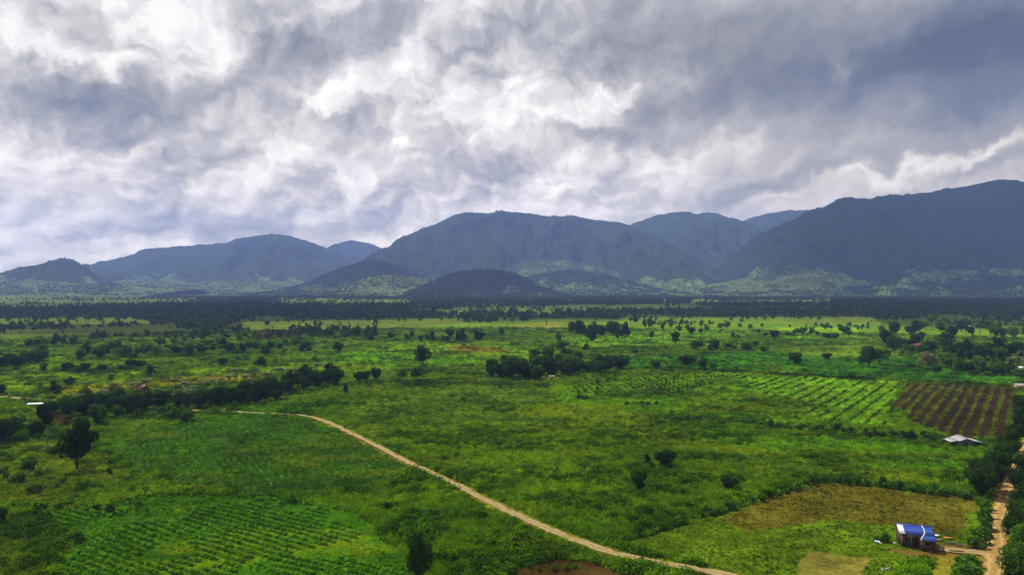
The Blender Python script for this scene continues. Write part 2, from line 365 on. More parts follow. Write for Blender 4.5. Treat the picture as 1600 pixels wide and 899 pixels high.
def m_flat(name, c, rough=.8, nscale=3.0, var=.35, metal=0.0, stretch=None, obj=True, spec=.3):
    m, T = mat(name)
    tc = T.n('ShaderNodeTexCoord'); v = tc.outputs['Object']
    if stretch: v = T.v('MULTIPLY', v, stretch)
    n = T.noise(v, nscale, 5, .6); f = T.maprange(n, .3, .7, 1 - var, 1 + var)
    col = T.v('SCALE', lint(c)); T.put(col.node.inputs['Scale'], f)
    p = T.n('ShaderNodeBsdfPrincipled'); T.put(p.inputs['Base Color'], col); p.inputs['Roughness'].default_value = rough; p.inputs['Metallic'].default_value = metal
    p.inputs['Specular IOR Level'].default_value = spec
    out(T, p.outputs[0]); return m
M_ground = m_ground()
M_grass = m_tuft('grass_blades'); M_weed = m_tuft('weed_leaves', (.62, .8, .8), .25)
M_bean = m_tuft('bean_leaves', (.9, 1.0, 1.15), .2); M_maize = m_tuft('maize_leaves', (1.05, 1.1, 1.3), .3)
M_leafd = m_leaf('dark_leaves', (22, 38, 12), (58, 82, 26), .2)
M_leafm = m_leaf('green_leaves', (34, 60, 14), (78, 112, 30), .28)
M_leafl = m_leaf('bright_leaves', (46, 84, 18), (84, 120, 34), .3)
M_leaff = m_leaf('flowering_leaves', (60, 62, 28), (136, 132, 84), .25)
M_palm = m_leaf('palm_leaves', (58, 72, 42), (112, 124, 84), .2)
M_far = m_leaf('far_leaves', (26, 40, 18), (64, 82, 36), .12)
M_bark = m_flat('bark', (62, 54, 44), .9, 6, .4, stretch=(1, 1, .2))
M_barkp = m_flat('pale_bark', (112, 104, 92), .9, 6, .3, stretch=(1, 1, .2))

# ------------------------------------------------------------------ the ground: one sheet, finer where it is near
def build_ground():
    ang = np.r_[np.arange(-180, -46, 4.0), np.arange(-45, 45.01, 0.088), np.arange(46, 180.1, 4.0)]
    rad = [0.5, 12, 30, 55, 80, 100]; 
    while rad[-1] < 11200: rad.append(rad[-1] * (1.0052 if rad[-1] < 5000 else 1.03))
    rad = np.array(rad); A, Rr = np.meshgrid(R(1) * ang, rad)
    X = np.sin(A) * Rr; Y = np.cos(A) * Rr
    # keep the quiet land outside the view cheap
    c, h = field_colour(X.ravel(), Y.ravel())
    h = h.reshape(X.shape)
    near = np.clip((900 - Rr) / 500, 0, 1)
    Z = (fbm(X / 2.6, Y / 2.6, 77, 3) - .5) * 0.75 * h * near + (fbm(X / 90, Y / 90, 71, 2) - .5) * .6 * near
    Z -= .15
    Z += np.clip((Rr - 1200) / 1500, 0, 1) * (fbm(X / 700, Y / 700, 72, 3) - .5) * 10
    hs = (-X * DIRY + Y * DIRX)
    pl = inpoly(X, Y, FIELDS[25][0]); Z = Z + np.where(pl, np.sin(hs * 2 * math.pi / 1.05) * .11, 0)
    V = np.stack([X, Y, Z], -1).reshape(-1, 3)
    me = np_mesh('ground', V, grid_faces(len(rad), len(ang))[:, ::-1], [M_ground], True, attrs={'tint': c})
    tag(link('ground', me), 'green farmland plain of fields, grass and scrub reaching to the hills', kind='structure')
build_ground()

# roads: ribbons with rutted, ragged edges
def m_road(name, k):
    m, T = mat(name)
    L_3 = lambda c: tuple(a * b for a, b in zip(lint(c), k))
    at = T.n('ShaderNodeAttribute', attribute_name='across'); geo = T.n('ShaderNodeNewGeometry'); p = geo.outputs['Position']
    n = T.noise(p, .7, 6, .65); n2 = T.noise(p, 4.0, 4, .6); n3 = T.noise(p, .16, 3, .5)
    rut = T.m('ABSOLUTE', T.m('SUBTRACT', T.m('ABSOLUTE', T.m('ADD', at.outputs['Fac'], T.m('MULTIPLY', T.m('SUBTRACT', n3, .5), .5))), .48))
    col = T.ramp(T.m('ADD', T.m('MULTIPLY', n, .6), T.m('MULTIPLY', n2, .4)), [(.3, L_3((122, 100, 62))), (.5, L_3((158, 136, 92))), (.7, L_3((186, 164, 120)))])
    col = T.mix(T.maprange(rut, .22, .02, 0, .55), col, L_3((196, 176, 132)))
    grass = T.m('MULTIPLY', T.maprange(T.m('ABSOLUTE', at.outputs['Fac']), .22, .0), T.maprange(n, .48, .6))
    col = T.mix(T.m('MULTIPLY', grass, .6), col, lint((84, 92, 36)))
    bs = T.n('ShaderNodeBsdfDiffuse'); T.put(bs.inputs[0], col)
    bp = T.n('ShaderNodeBump'); bp.inputs['Distance'].default_value = .3; T.put(bp.inputs['Height'], n2); T.t.links.new(bp.outputs[0], bs.inputs['Normal'])
    out(T, bs.outputs[0]); return m
M_road = m_road('dirt', (.82, .82, .8)); M_road2 = m_road('yellow_dirt', (1.0, .88, .62))
def ribbon(name, pts, hw, z, label, seed=0, mt=None):
    # resample about every 0.8 m
    seg = np.r_[0, np.cumsum(np.hypot(*np.diff(pts, axis=0).T))]; s = np.arange(0, seg[-1], .8)
    x = np.interp(s, seg, pts[:, 0]); y = np.interp(s, seg, pts[:, 1])
    tx = np.gradient(x); ty = np.gradient(y); L = np.hypot(tx, ty); nx, ny = ty / L, -tx / L
    k = np.linspace(-1, 1, 9)
    wl = hw * (.86 + .6 * (fbm(s / 3, s * 0, seed, 4) - .5) * 2); wr = hw * (.86 + .6 * (fbm(s / 3, s * 0 + 9, seed + 5, 4) - .5) * 2)
    ww = np.where(k[None, :] < 0, wl[:, None], wr[:, None]) * k[None, :]
    X = x[:, None] + nx[:, None] * ww; Y = y[:, None] + ny[:, None] * ww
    Z = z + .05 * np.cos(np.abs(ww) / hw * 2 * math.pi) - .12 * (np.abs(k)[None, :] > .99)
    V = np.stack([X, Y, Z], -1).reshape(-1, 3)
    me = np_mesh(name, V, grid_faces(len(s), 9), [mt or M_road], True, attrs={'across': np.repeat(k[None, :], len(s), 0).ravel()})
    return tag(link(name, me), label, kind='structure')
ribbon('dirt_road', ROAD1, 1.5, .26, 'pale dirt track curving diagonally through the green fields', 1)
ribbon('dirt_road', ROAD2, 2.7, .30, 'rutted yellow dirt road running between dark roadside trees', 2, M_road2)
ribbon('driveway', DRIVE, 2.0, .27, 'bare earth driveway joining the blue roofed house to the road', 3)
ribbon('dirt_road', LTRACK, 1.8, .26, 'short pale track passing the white roofed shed', 5)

# ------------------------------------------------------------------ hills and mountains
def m_hill(name, forest, meadow, lowz, highz, meadowness, nscale=.0016, seed=0.0):
    m, T = mat(name); geo = T.n('ShaderNodeNewGeometry'); p = geo.outputs['Position']
    ps = T.v('ADD', p, (seed * 1000, 0, 0))
    sp = T.n('ShaderNodeSeparateXYZ'); T.put(sp.inputs[0], p)
    n = T.noise(ps, nscale, 7, .62, .6); nf = T.noise(ps, .045, 4, .7); nm = T.noise(ps, .010, 4, .6)
    h = T.maprange(sp.outputs[2], lowz, highz, .22, -.22, smooth=False)
    k = T.maprange(T.m('ADD', T.m('ADD', n, h), T.m('MULTIPLY', T.m('SUBTRACT', nm, .5), .35)), .62 - meadowness, .66 - meadowness)
    trees = T.maprange(nf, .47, .54)                    # scattered trees over the meadows
    k = T.m('MULTIPLY', k, T.m('SUBTRACT', 1.0, T.m('MULTIPLY', trees, .85)))
    fo = T.mix(T.maprange(nf, .35, .65), tuple(x * .6 for x in lint(forest)), tuple(x * 1.4 for x in lint(forest)))
    me = T.mix(T.maprange(nm, .35, .65), tuple(x * .8 for x in lint(meadow)), tuple(x * 1.2 for x in lint(meadow)))
    bs = T.n('ShaderNodeBsdfDiffuse'); T.put(bs.inputs[0], T.mix(k, fo, me))
    bp = T.n('ShaderNodeBump'); bp.inputs['Distance'].default_value = 14; bp.inputs['Strength'].default_value = .8; T.put(bp.inputs['Height'], nf); T.t.links.new(bp.outputs[0], bs.inputs['Normal'])
    out(T, bs.outputs[0]); return m
M_hfar = m_hill('far_forest', (44, 58, 34), (100, 124, 62), 0, 420, .01, seed=1)
M_hleft = m_hill('left_forest', (46, 60, 36), (100, 126, 62), 0, 300, .08, seed=2)
M_hmid = m_hill('mid_forest', (42, 54, 30), (98, 120, 58), 0, 250, .09, seed=3)
M_hgreen = m_hill('open_hill', (52, 66, 32), (92, 108, 56), 0, 400, .14, .003, seed=4)
M_hdark = m_hill('wooded_hill', (28, 38, 20), (76, 90, 44), 0, 200, .05, .003, seed=5)
M_hright = m_hill('right_forest', (30, 44, 26), (92, 116, 50), 0, 420, .02, seed=9)
def ridge(name, label, pts, D, wf, wb, material, step=16, seed=0, spur=.62, rough=10.0, power=1.25, skew=0.0, bump=1.0):
    px = np.array([p[0] for p in pts], float); py = np.array([p[1] for p in pts], float)
    xs = (px - 800) / FPX * D; zs = CAM_H + (HOR - py) / FPX * D
    x = np.arange(xs[0] - 200, xs[-1] + 200, step); 
    zc = np.interp(x, xs, zs)
    kk = np.ones(5) / 5; zc = np.convolve(np.pad(zc, 2, 'edge'), kk, 'valid') + np.where(zc > 60, (fbm(x / 170, x * 0, seed + 31, 3) - .5) * D / 260, 0)
    t = np.r_[-np.linspace(1, 0, int(wf / (step * 1.15)))[:-1] , np.linspace(0, 1, int(wb / (step * 2.2)))]
    Xg, Tg = np.meshgrid(x, t); Yg = D + np.where(Tg < 0, Tg * wf, Tg * wb) + (fbm(Xg / 650, Xg * 0 + 3, seed + 19, 3) - .5) * wf * .75 * np.clip(-Tg, 0, 1)
    Yg = Yg + (fbm(Xg / 900, Xg * 0, seed + 9, 3) - .5) * wf * .35 * (1 - np.abs(Tg))    # the crest wanders in depth
    a = np.abs(Tg)
    prof = (1 - a) ** power
    # spurs and gullies running down from the crest: ridged noise, stretched down the slope
    u = Xg / 420 + (fbm(Xg / 500, Yg / 500, seed + 3, 3) - .5) * 1.6
    sp_ = 1 - np.abs(2 * fbm(u, Yg / 1500, seed + 1, 3, .5) - 1) * 1.9
    sp2 = 1 - np.abs(2 * fbm(Xg / 150 + sp_ * .4, Yg / 420, seed + 5, 3, .5) - 1) * 1.9
    w = np.sin(np.clip(a, 0, 1) * math.pi) ** .8
    zz = np.maximum(zc, -20)[None, :]
    Z = zz * (prof * (1 + spur * w * (sp_ - .62)) + .09 * w * (sp2 - .55))
    crest = np.exp(-(a / .12) ** 2)
    # crowns along the surface
    Z += bump * ((vn(Xg / 26, Yg / 26, seed + 21) - .5) * rough + (vn(Xg / 11, Yg / 11, seed + 22) - .5) * rough * .8) * (zz > 25)
    Z = np.maximum(Z, -12 + 0 * Z)
    Xs = Xg * (Yg / D) ** skew
    V = np.stack([Xs, Yg, Z - 2], -1).reshape(-1, 3)
    ok = (V[:, 2] > 4) & (Tg.ravel() < .06); HILLPTS.append((label, V[ok], D, material.name, np.abs(Tg.ravel()[ok])))
    me = np_mesh(name, V, grid_faces(len(t), len(x)), [material], True)
    return tag(link(name, me), label, kind='structure')
HILLPTS = []
ridge('mountain', 'pale far peak behind the long left ridge', [(470, 440), (500, 395), (520, 383), (545, 376), (560, 376), (580, 381), (600, 390), (640, 410), (700, 440)], 10200, 1600, 900, M_hfar, 20, 101)
ridge('mountain', 'faint far peak under the cloud between the central and right mountains', [(1050, 420), (1120, 365), (1165, 344), (1190, 336), (1230, 329), (1290, 325), (1350, 330), (1420, 400)], 9800, 1700, 900, M_hfar, 20, 102)
ridge('mountain', 'long hazy blue ridge on the left', [(120, 445), (142, 423), (165, 413), (190, 403), (225, 400), (250, 389), (285, 383), (310, 381), (345, 378), (370, 372), (400, 372), (415, 369), (440, 369), (470, 373), (495, 381), (515, 388), (545, 398), (600, 420), (680, 450)], 8600, 2500, 1100, M_hleft, 15, 111)
ridge('mountain', 'blue forested mountain with gentle summit right of centre', [(930, 400), (960, 366), (985, 351), (1020, 337), (1045, 332), (1075, 333), (1110, 331), (1140, 339), (1165, 347), (1190, 356), (1230, 385), (1290, 430)], 8400, 2700, 1000, M_hfar, 15, 121)
ridge('mountain', 'broad blue forested mountain in the centre', [(540, 445), (575, 418), (600, 398), (620, 386), (640, 373), (660, 363), (690, 352), (712, 340), (735, 335), (765, 339), (785, 334), (800, 333), (830, 335), (850, 337), (880, 337), (905, 338), (925, 341), (950, 346), (985, 354), (1040, 380), (1090, 410), (1150, 440)], 7400, 2600, 1000, M_hmid, 13, 132)
ridge('mountain', 'tall dark forested mountain range filling the right side', [(1080, 446), (1110, 425), (1145, 395), (1175, 367), (1200, 356), (1225, 343), (1250, 333), (1265, 327), (1285, 318), (1310, 313), (1330, 315), (1355, 313), (1375, 307), (1400, 303), (1425, 304), (1445, 302), (1465, 297), (1490, 296), (1515, 290), (1535, 286), (1550, 287), (1565, 291), (1580, 288), (1600, 281), (1650, 270), (1720, 262), (1800, 268), (1950, 300), (2150, 380)], 6300, 2500, 1100, M_hright, 12, 143, spur=.85)
ridge('hill', 'dark spur below the right range crest', [(1260, 446), (1330, 395), (1400, 352), (1470, 330), (1540, 322), (1620, 318), (1720, 330), (1850, 400)], 5600, 1700, 700, M_hright, 12, 153)
ridge('hill', 'small pointed wooded hill on the far left', [(-330, 446), (-200, 425), (-80, 440), (0, 437), (25, 428), (50, 420), (70, 409), (93, 402), (108, 406), (125, 417), (145, 430), (170, 441), (200, 447)], 5600, 1000, 500, M_hleft, 10, 161, rough=9)
ridge('hill', 'grassy apron below the pointed wooded hill', [(-250, 440), (-60, 440), (0, 441), (40, 436), (80, 440), (120, 443), (200, 447), (260, 452)], 4900, 900, 500, M_hgreen, 12, 162, rough=4)
ridge('hill', 'green foothills under the long left ridge', [(120, 452), (170, 440), (230, 436), (300, 441), (380, 436), (450, 440), (520, 448)], 6300, 1300, 500, M_hgreen, 14, 163, rough=5)
ridge('hill', 'dark conical hill left of the grassy hill', [(400, 458), (440, 452), (480, 440), (510, 428), (535, 418), (560, 411), (575, 409), (595, 408), (615, 414), (640, 425), (670, 436), (720, 450), (760, 460)], 5300, 900, 500, M_hdark, 10, 171, rough=9)
ridge('hill', 'grassy green slope rising under the central mountain', [(740, 440), (780, 422), (815, 408), (845, 402), (875, 404), (910, 411), (950, 420), (1000, 432), (1060, 446)], 5900, 1000, 500, M_hgreen, 11, 175, rough=5)
ridge('hill', 'low dark wooded hump in front of the grassy slope', [(760, 452), (810, 436), (860, 426), (890, 422), (930, 427), (980, 440), (1040, 450)], 5200, 700, 400, M_hmid, 10, 176, rough=9)
ridge('hill', 'open grassy hill with scattered trees', [(470, 470), (510, 462), (540, 447), (565, 437), (590, 431), (615, 429), (640, 432), (665, 436), (700, 440), (740, 448), (800, 462)], 4200, 560, 400, M_hgreen, 8, 181, rough=5)
ridge('hill', 'dark wooded hill just beyond the woodland belt', [(620, 466), (650, 449), (680, 436), (705, 429), (735, 423), (765, 421), (790, 425), (815, 434), (840, 447), (880, 460), (920, 470)], 4000, 520, 400, M_hdark, 7, 182, rough=8)
ridge('hill', 'pale green slope at the foot of the right range', [(1060, 452), (1100, 446), (1140, 440), (1180, 430), (1215, 419), (1245, 413), (1280, 420), (1320, 432), (1380, 440), (1450, 452)], 4900, 900, 400, M_hgreen, 10, 191, rough=6)
ridge('hill', 'low wooded rise at the foot of the right range', [(1300, 458), (1380, 444), (1460, 438), (1540, 430), (1640, 432), (1800, 450)], 4400, 700, 400, M_hright, 10, 192, rough=9)

# ------------------------------------------------------------------ plant building blocks
def quads(centres, normals, size, aspect=.6, rg=rng):
    """leaf quads: arrays of centres and normals"""
    n = len(centres); r = rg.normal(size=(n, 3)); t = np.cross(normals, r); t /= np.linalg.norm(t, axis=1)[:, None] + 1e-9
    b = np.cross(normals, t); s = (size * rg.uniform(.6, 1.35, n))[:, None]; t = t * s; b = b * s * aspect
    V = np.stack([centres - t, centres - b * .9, centres + t, centres + b], 1).reshape(-1, 3)
    return V, np.arange(4 * n).reshape(-1, 4)
def crown(H, Wd, base, nclump, nleaf, size, seed, shape='round', rg=None):
    """leaves gathered in clumps spread through a crown from height base*H to H"""
    rg = np.random.default_rng(seed); C = []; Rr = []
    hz = H * (1 - base) / 2; zc = H * base + hz
    for k in range(nclump):
        for _ in range(60):
            p = rg.uniform(-1, 1, 3)
            if shape == 'spread': ok = np.hypot(p[0], p[1]) < 1 and p[2] < 1 - .9 * np.hypot(p[0], p[1]) ** 2 and p[2] > -1 + .9 * (1 - np.hypot(p[0], p[1])) * 0
            elif shape == 'cone': ok = np.hypot(p[0], p[1]) < (1 - p[2]) / 2 + .18
            elif shape == 'column': ok = np.hypot(p[0], p[1]) < .85 - .4 * max(p[2], 0) ** 2
            elif shape == 'umbrella': ok = p[2] > .1 and np.hypot(p[0], p[1]) < 1
            else: ok = np.linalg.norm(p) < 1
            if ok and np.linalg.norm(p) > .35: break
        C.append(p * np.array([Wd / 2 * .86, Wd / 2 * .86, hz * .86]) + [0, 0, zc]); Rr.append(rg.uniform(.12, .27) * Wd * (.8 if shape != 'round' else 1))
    C.append(np.array([0, 0, zc])); Rr.append(Wd * .28)
    C = np.array(C); Rr = np.array(Rr); pk = rg.choice(len(C), nleaf, p=Rr ** 2 / np.sum(Rr ** 2))
    d = rg.normal(size=(nleaf, 3)); d /= np.linalg.norm(d, axis=1)[:, None]
    rr = Rr[pk] * rg.uniform(.55, 1.08, nleaf) ** .5
    P = C[pk] + d * rr[:, None] * np.array([1, 1, .8])
    P[:, 2] = np.maximum(P[:, 2], H * base * .8)
    nrm = d + rg.normal(size=d.shape) * .55 + [0, 0, .35]; nrm /= np.linalg.norm(nrm, axis=1)[:, None]
    return quads(P, nrm, size, rg=rg) + (C,)
def tube(pts, rad, sides=6):
    pts = np.array(pts, float); n = len(pts); V = []; F = []
    for i in range(n):
        t = pts[min(i + 1, n - 1)] - pts[max(i - 1, 0)]; t /= np.linalg.norm(t) + 1e-9
        u = np.cross(t, [0.3, 1, .1]); u /= np.linalg.norm(u) + 1e-9; v = np.cross(t, u)
        for k in range(sides):
            a = 2 * math.pi * k / sides; V.append(pts[i] + rad[i] * (math.cos(a) * u + math.sin(a) * v))
    for i in range(n - 1):
        for k in range(sides):
            a, b = i * sides + k, i * sides + (k + 1) % sides; F.append((a, b, b + sides, a + sides))
    return np.array(V), np.array(F)
def join(parts):
    V = []; F = []; o = 0
    for v, f in parts: V.append(v); F.append(f + o); o += len(v)
    return np.concatenate(V), np.concatenate(F)
def trunk(H, base, C, seed, r0=.28, limbs=5):
    rg = np.random.default_rng(seed + 99); top = H * (base + (1 - base) * .6); j = rg.uniform(-.3, .3, 4)
    P = [(0, 0, -.6), (j[0] * .3, j[1] * .3, H * base * .5), (j[0], j[1], H * base), (j[2], j[3], top)]
    parts = [tube(P, [r0 * 1.35, r0, r0 * .8, r0 * .25], 7)]
    for c in C[rg.permutation(len(C))[:limbs]]:
        s = np.array(P[2]) * .95; m = (s + c) / 2 + [0, 0, -.05 * H]
        parts.append(tube([s, m, c], [r0 * .5, r0 * .33, r0 * .12], 5))
    return join(parts)
KINDS = {   # name, H, W, base, clumps, shape, leaf material, bark, trunk radius
    'broad': ('broadleaf_tree', 10, 10, .22, 20, 'round', M_leafd, M_bark, .32),
    'spread': ('broadleaf_tree', 10, 9, .30, 24, 'spread', M_leafd, M_bark, .34),
    'green': ('broadleaf_tree', 10, 9, .2, 18, 'round', M_leafm, M_bark, .28),
    'flower': ('flowering_tree', 10, 10, .15, 20, 'spread', M_leaff, M_bark, .28),
    'column': ('columnar_tree', 10, 5, .10, 18, 'column', M_leafd, M_bark, .22),
    'slender': ('slender_tree', 10, 5, .5, 12, 'round', M_leafm, M_barkp, .16),
    'umbrella': ('umbrella_tree', 10, 6, .45, 10, 'umbrella', M_leafd, M_barkp, .2),
    'bush': ('bush', 3, 4, .0, 9, 'round', M_leafd, M_bark, .08),
    'gbush': ('bush', 3, 4, .0, 9, 'round', M_leafm, M_bark, .08),
    'lbush': ('bush', 3, 4, .0, 9, 'round', M_leafl, M_bark, .08),
    'cone': ('columnar_tree', 6, 3.2, .03, 9, 'cone', M_leafd, M_bark, .1),
}
LOD = {'near': (6500, .28), 'mid': (1300, .55), 'low': (480, .8)}
protos = {}
def proto(kind, lod, var):
    key = (kind, lod, var)
    if key not in protos:
        nm, H, Wd, base, ncl, shape, ml, mb, r0 = KINDS[kind]; nl, sz = LOD[lod]
        seed = abs(hash((len(kind) * 7 + ord(kind[0]) * 3 + ord(kind[-1]), var))) % 9999
        vol = (Wd / 10) ** 2 * .6 + .4 * (H * Wd / 100)
        n = max(40, int(nl * max(vol, .22))); s = sz * (1 if H > 5 else .62)
        V, F, C = crown(H, Wd, base, ncl, n, s, seed, shape)
        cm = np_mesh('crown', V, F, [ml]); tV, tF = trunk(H, base, C, seed, r0, 6 if lod != 'low' else 3)
        protos[key] = (cm, np_mesh('trunk', tV, tF, [mb], True), H, Wd)
    return protos[key]
def palm_meshes(seed, H=8, nf=16, L=3.4, banana=False, fine=True):
    rg = np.random.default_rng(seed); tp = np.array([rg.uniform(-.5, .5), rg.uniform(-.5, .5), H])
    tv = tube([(0, 0, -.5), tp * .5 + [0.15, 0, 0], tp], [.24, .18, .15] if not banana else [.3, .24, .16], 7)
    parts = []
    for k in range(nf):
        a = 2 * math.pi * (k + rg.uniform(-.3, .3)) / nf; up = rg.uniform(.1, 1.15) if not banana else rg.uniform(.7, 1.3); l = L * rg.uniform(.8, 1.15)
        dirv = np.array([math.cos(a), math.sin(a), 0]); m = 8; pts = []
        for i in range(m + 1):
            t = i / m; pts.append(tp + dirv * l * t * math.cos(up * .6) * (1 - .15 * t) + np.array([0, 0, l * (math.sin(up) * t - (.75 if not banana else .55) * t * t)]))
        pts = np.array(pts); side = np.array([-math.sin(a), math.cos(a), 0]); V = []; F = []
        if banana:
            for i in range(m + 1):
                w = .42 * math.sin(math.pi * min(1, (i + .6) / (m + .7))) ** .6
                V += [pts[i] - side * w + [0, 0, .12], pts[i], pts[i] + side * w + [0, 0, .12]]
            for i in range(m):
                q = i * 3; F += [(q, q + 1, q + 4, q + 3), (q + 1, q + 2, q + 5, q + 4)]
        else:
            for i in range(m * 2):
                t = i / (m * 2); p = pts[int(t * m)] * (1 - (t * m) % 1) + pts[min(m, int(t * m) + 1)] * ((t * m) % 1); w = .85 * math.sin(math.pi * min(.98, t + .1)) ** .6
                fw = (pts[-1] - pts[0]) / np.linalg.norm(pts[-1] - pts[0]) * .5
                for sgn in (-1, 1):
                    o = len(V); V += [p, p + fw * .35, p + side * sgn * w + fw * .8 + [0, 0, -.25], p + side * sgn * w * .9 + fw * .45 + [0, 0, -.25]]; F.append((o, o + 1, o + 2, o + 3))
        parts.append((np.array(V), np.array(F)))
    cv = join(parts)
    return np_mesh('crown', cv[0], cv[1], [M_palm if not banana else M_leafl]), np_mesh('trunk', tv[0], tv[1], [M_barkp], True), H + 1, L * 2
for i in range(4):
    protos[('palm', 0, i)] = palm_meshes(40 + i); protos[('banana', 0, i)] = palm_meshes(60 + i, 2.4, 9, 2.3, True)
count = {}
def place(px, by, hpx, wpx, kind, label, group=None, cat=None):
    """a plant whose foot is on the plain under pixel (px, by), hpx/wpx tall and wide"""
    X, Y = W(px, by); s = Y / FPX; h, w = hpx * s, wpx * s
    return place_m(X, Y, h, w, kind, label, group, hpx, cat)
def place_m(X, Y, h, w, kind, label, group=None, hpx=20, cat=None, z=0.0, parts=True):
    var = random.randrange(4)
    if kind in ('palm', 'banana'): cm, tm, H, Wd = protos[(kind, 0, var)]; name = kind + ('_tree' if kind == 'palm' else '_plant')
    else:
        lod = 'near' if hpx > 34 else 'mid' if hpx > 13 else 'low'
        cm, tm, H, Wd = proto(kind, lod, var); name = KINDS[kind][0]
    o = bpy.data.objects.new(name, None); sc.collection.objects.link(o); o.empty_display_size = 1
    o.location = (X, Y, z - .1); o.rotation_euler = (0, 0, random.uniform(0, 6.28)); o.scale = (w / Wd, w / Wd, h / H)
    tag(o, label, cat or ('bush' if 'bush' in name else 'palm' if kind == 'palm' else 'banana plant' if kind == 'banana' else 'tree'), group)
    c = bpy.data.objects.new('crown', cm); sc.collection.objects.link(c); c.parent = o
    t = bpy.data.objects.new('trunk', tm); sc.collection.objects.link(t); t.parent = o
    count[name] = count.get(name, 0) + 1
    return o

# ------------------------------------------------------------------ single trees and bushes one can point to
SINGLES = [
    (654, 914, 86, 46, 'broad', 'tall dense dark tree standing alone at the bottom edge of the photo'),
    (120, 735, 76, 58, 'spread', 'large spreading dark tree standing alone in the left field'),
    (45, 766, 52, 28, 'slender', 'pale thin tree smothered in creeper left of the large spreading tree'),
    (74, 705, 72, 26, 'umbrella', 'tall thin bare stemmed tree behind the large spreading tree'),
    (4, 692, 46, 56, 'broad', 'big rounded dark tree cut by the left edge below the grove'),
    (60, 684, 28, 26, 'broad', 'dark tree between the edge tree and the grove on the left'),
    (86, 682, 16, 16, 'gbush', 'small round green bush beside the bare stemmed tree'),
    (1001, 768, 36, 26, 'broad', 'lopsided dark small tree, lowest of four in the middle grass'),
    (1013, 731, 28, 15, 'cone', 'narrow dark bush standing left of a wider one'),
    (1039, 731, 32, 32, 'broad', 'wide dark bushy tree right of the narrow bush'),
    (1141, 766, 24, 30, 'broad', 'round black looking bush alone right of the four small trees'),
    (660, 573, 33, 29, 'spread', 'lone round crowned tree in the middle of the sunny fields'),
    (87, 618, 27, 22, 'column', 'tall blocky dark tree beside the short pale track'),
    (108, 604, 16, 17, 'spread', 'small tree just behind the blocky dark tree'),
    (173, 597, 13, 12, 'green', 'small dark tree on the line between two sunny fields'),
    (235, 588, 22, 17, 'column', 'upright dark tree in the sunny field above the grove'),
    (349, 573, 15, 15, 'broad', 'left one of two square cut trees above the grove'),
    (407, 573, 18, 18, 'column', 'right one of two square cut trees above the grove'),
    (1, 618, 20, 14, 'broad', 'dark tree cut by the left edge at the pale track'),
    (68, 584, 17, 13, 'green', 'small tree left of the cluster below the left thicket'),
    (102, 583, 17, 19, 'broad', 'round tree in front of the left thicket'),
    (492, 566, 12, 11, 'green', 'tiny round tree right of the two square cut trees'),
    (529, 551, 16, 16, 'broad', 'round tree at the right end of the thicket line'),
    (540, 616, 20, 8, 'column', 'thin upright tree just below the right end of the grove'),
    (1244, 571, 19, 21, 'bush', 'big round dark bush alone in the blue green field'),
    (1293, 574, 22, 13, 'umbrella', 'thin flat topped tree between the round bush and a dark tree'),
    (1358, 576, 38, 34, 'spread', 'dark open crowned tree at the corner of the village'),
    (1453, 573, 26, 26, 'flower', 'pale flowering tree at the front of the village'),
    (1055, 556, 38, 18, 'slender', 'tall tree with uneven crown and bare lower stem behind the orchard'),
    (916, 559, 22, 13, 'slender', 'small thin tree right of the dark central grove'),
    (991, 554, 11, 14, 'bush', 'small round bush behind the orchard'),
    (1024, 575, 14, 18, 'bush', 'round bush at the back edge of the orchard'),
    (1074, 572, 19, 27, 'broad', 'largest of three rounded dark trees behind the orchard'),
    (1098, 578, 20, 16, 'broad', 'middle one of three rounded dark trees behind the orchard'),
    (1115, 579, 13, 13, 'green', 'smallest of three rounded dark trees behind the orchard'),
    (872, 534, 14, 12, 'green', 'small tree far behind the central grove top'),
    (877, 562, 30, 24, 'slender', 'tallest tree rising out of the central grove'),
    (722, 543, 16, 9, 'umbrella', 'thin tree in the pale field behind the lone round tree'),
    (150, 797, 13, 15, 'bush', 'left one of two small dark bushes below the big spreading tree'),
    (172, 802, 16, 14, 'bush', 'right one of two small dark bushes below the big spreading tree'),
    (66, 799, 13, 24, 'bush', 'wide dark bush left of the crop rows'),
    (92, 797, 11, 18, 'bush', 'dark bush between the wide bush and the smallest one'),
    (109, 790, 9, 11, 'bush', 'smallest bush in the row of three above the crop rows'),
    (2, 818, 26, 22, 'broad', 'dark tree cut by the left edge beside the crop rows'),
    (170, 742, 17, 9, 'cone', 'small pointed dark shrub right of the large spreading tree'),
    (608, 797, 12, 24, 'bush', 'low dark leafy weed clump in the middle of the near field'),
    (288, 660, 18, 24, 'broad', 'rounded dark tree at the right foot of the palm grove'),
    (265, 655, 24, 40, 'gbush', 'broad bright green thicket mound in front of the palm grove'),
    (150, 665, 34, 34, 'green', 'bright topped rounded tree in the left grove'),
    (1510, 898, 26, 52, 'lbush', 'rounded bright green bush between the wheel track and the road'),
    (1375, 572, 30, 28, 'green', 'green tree leaning on the dark open crowned tree'),
]
for a in SINGLES: place(*a)

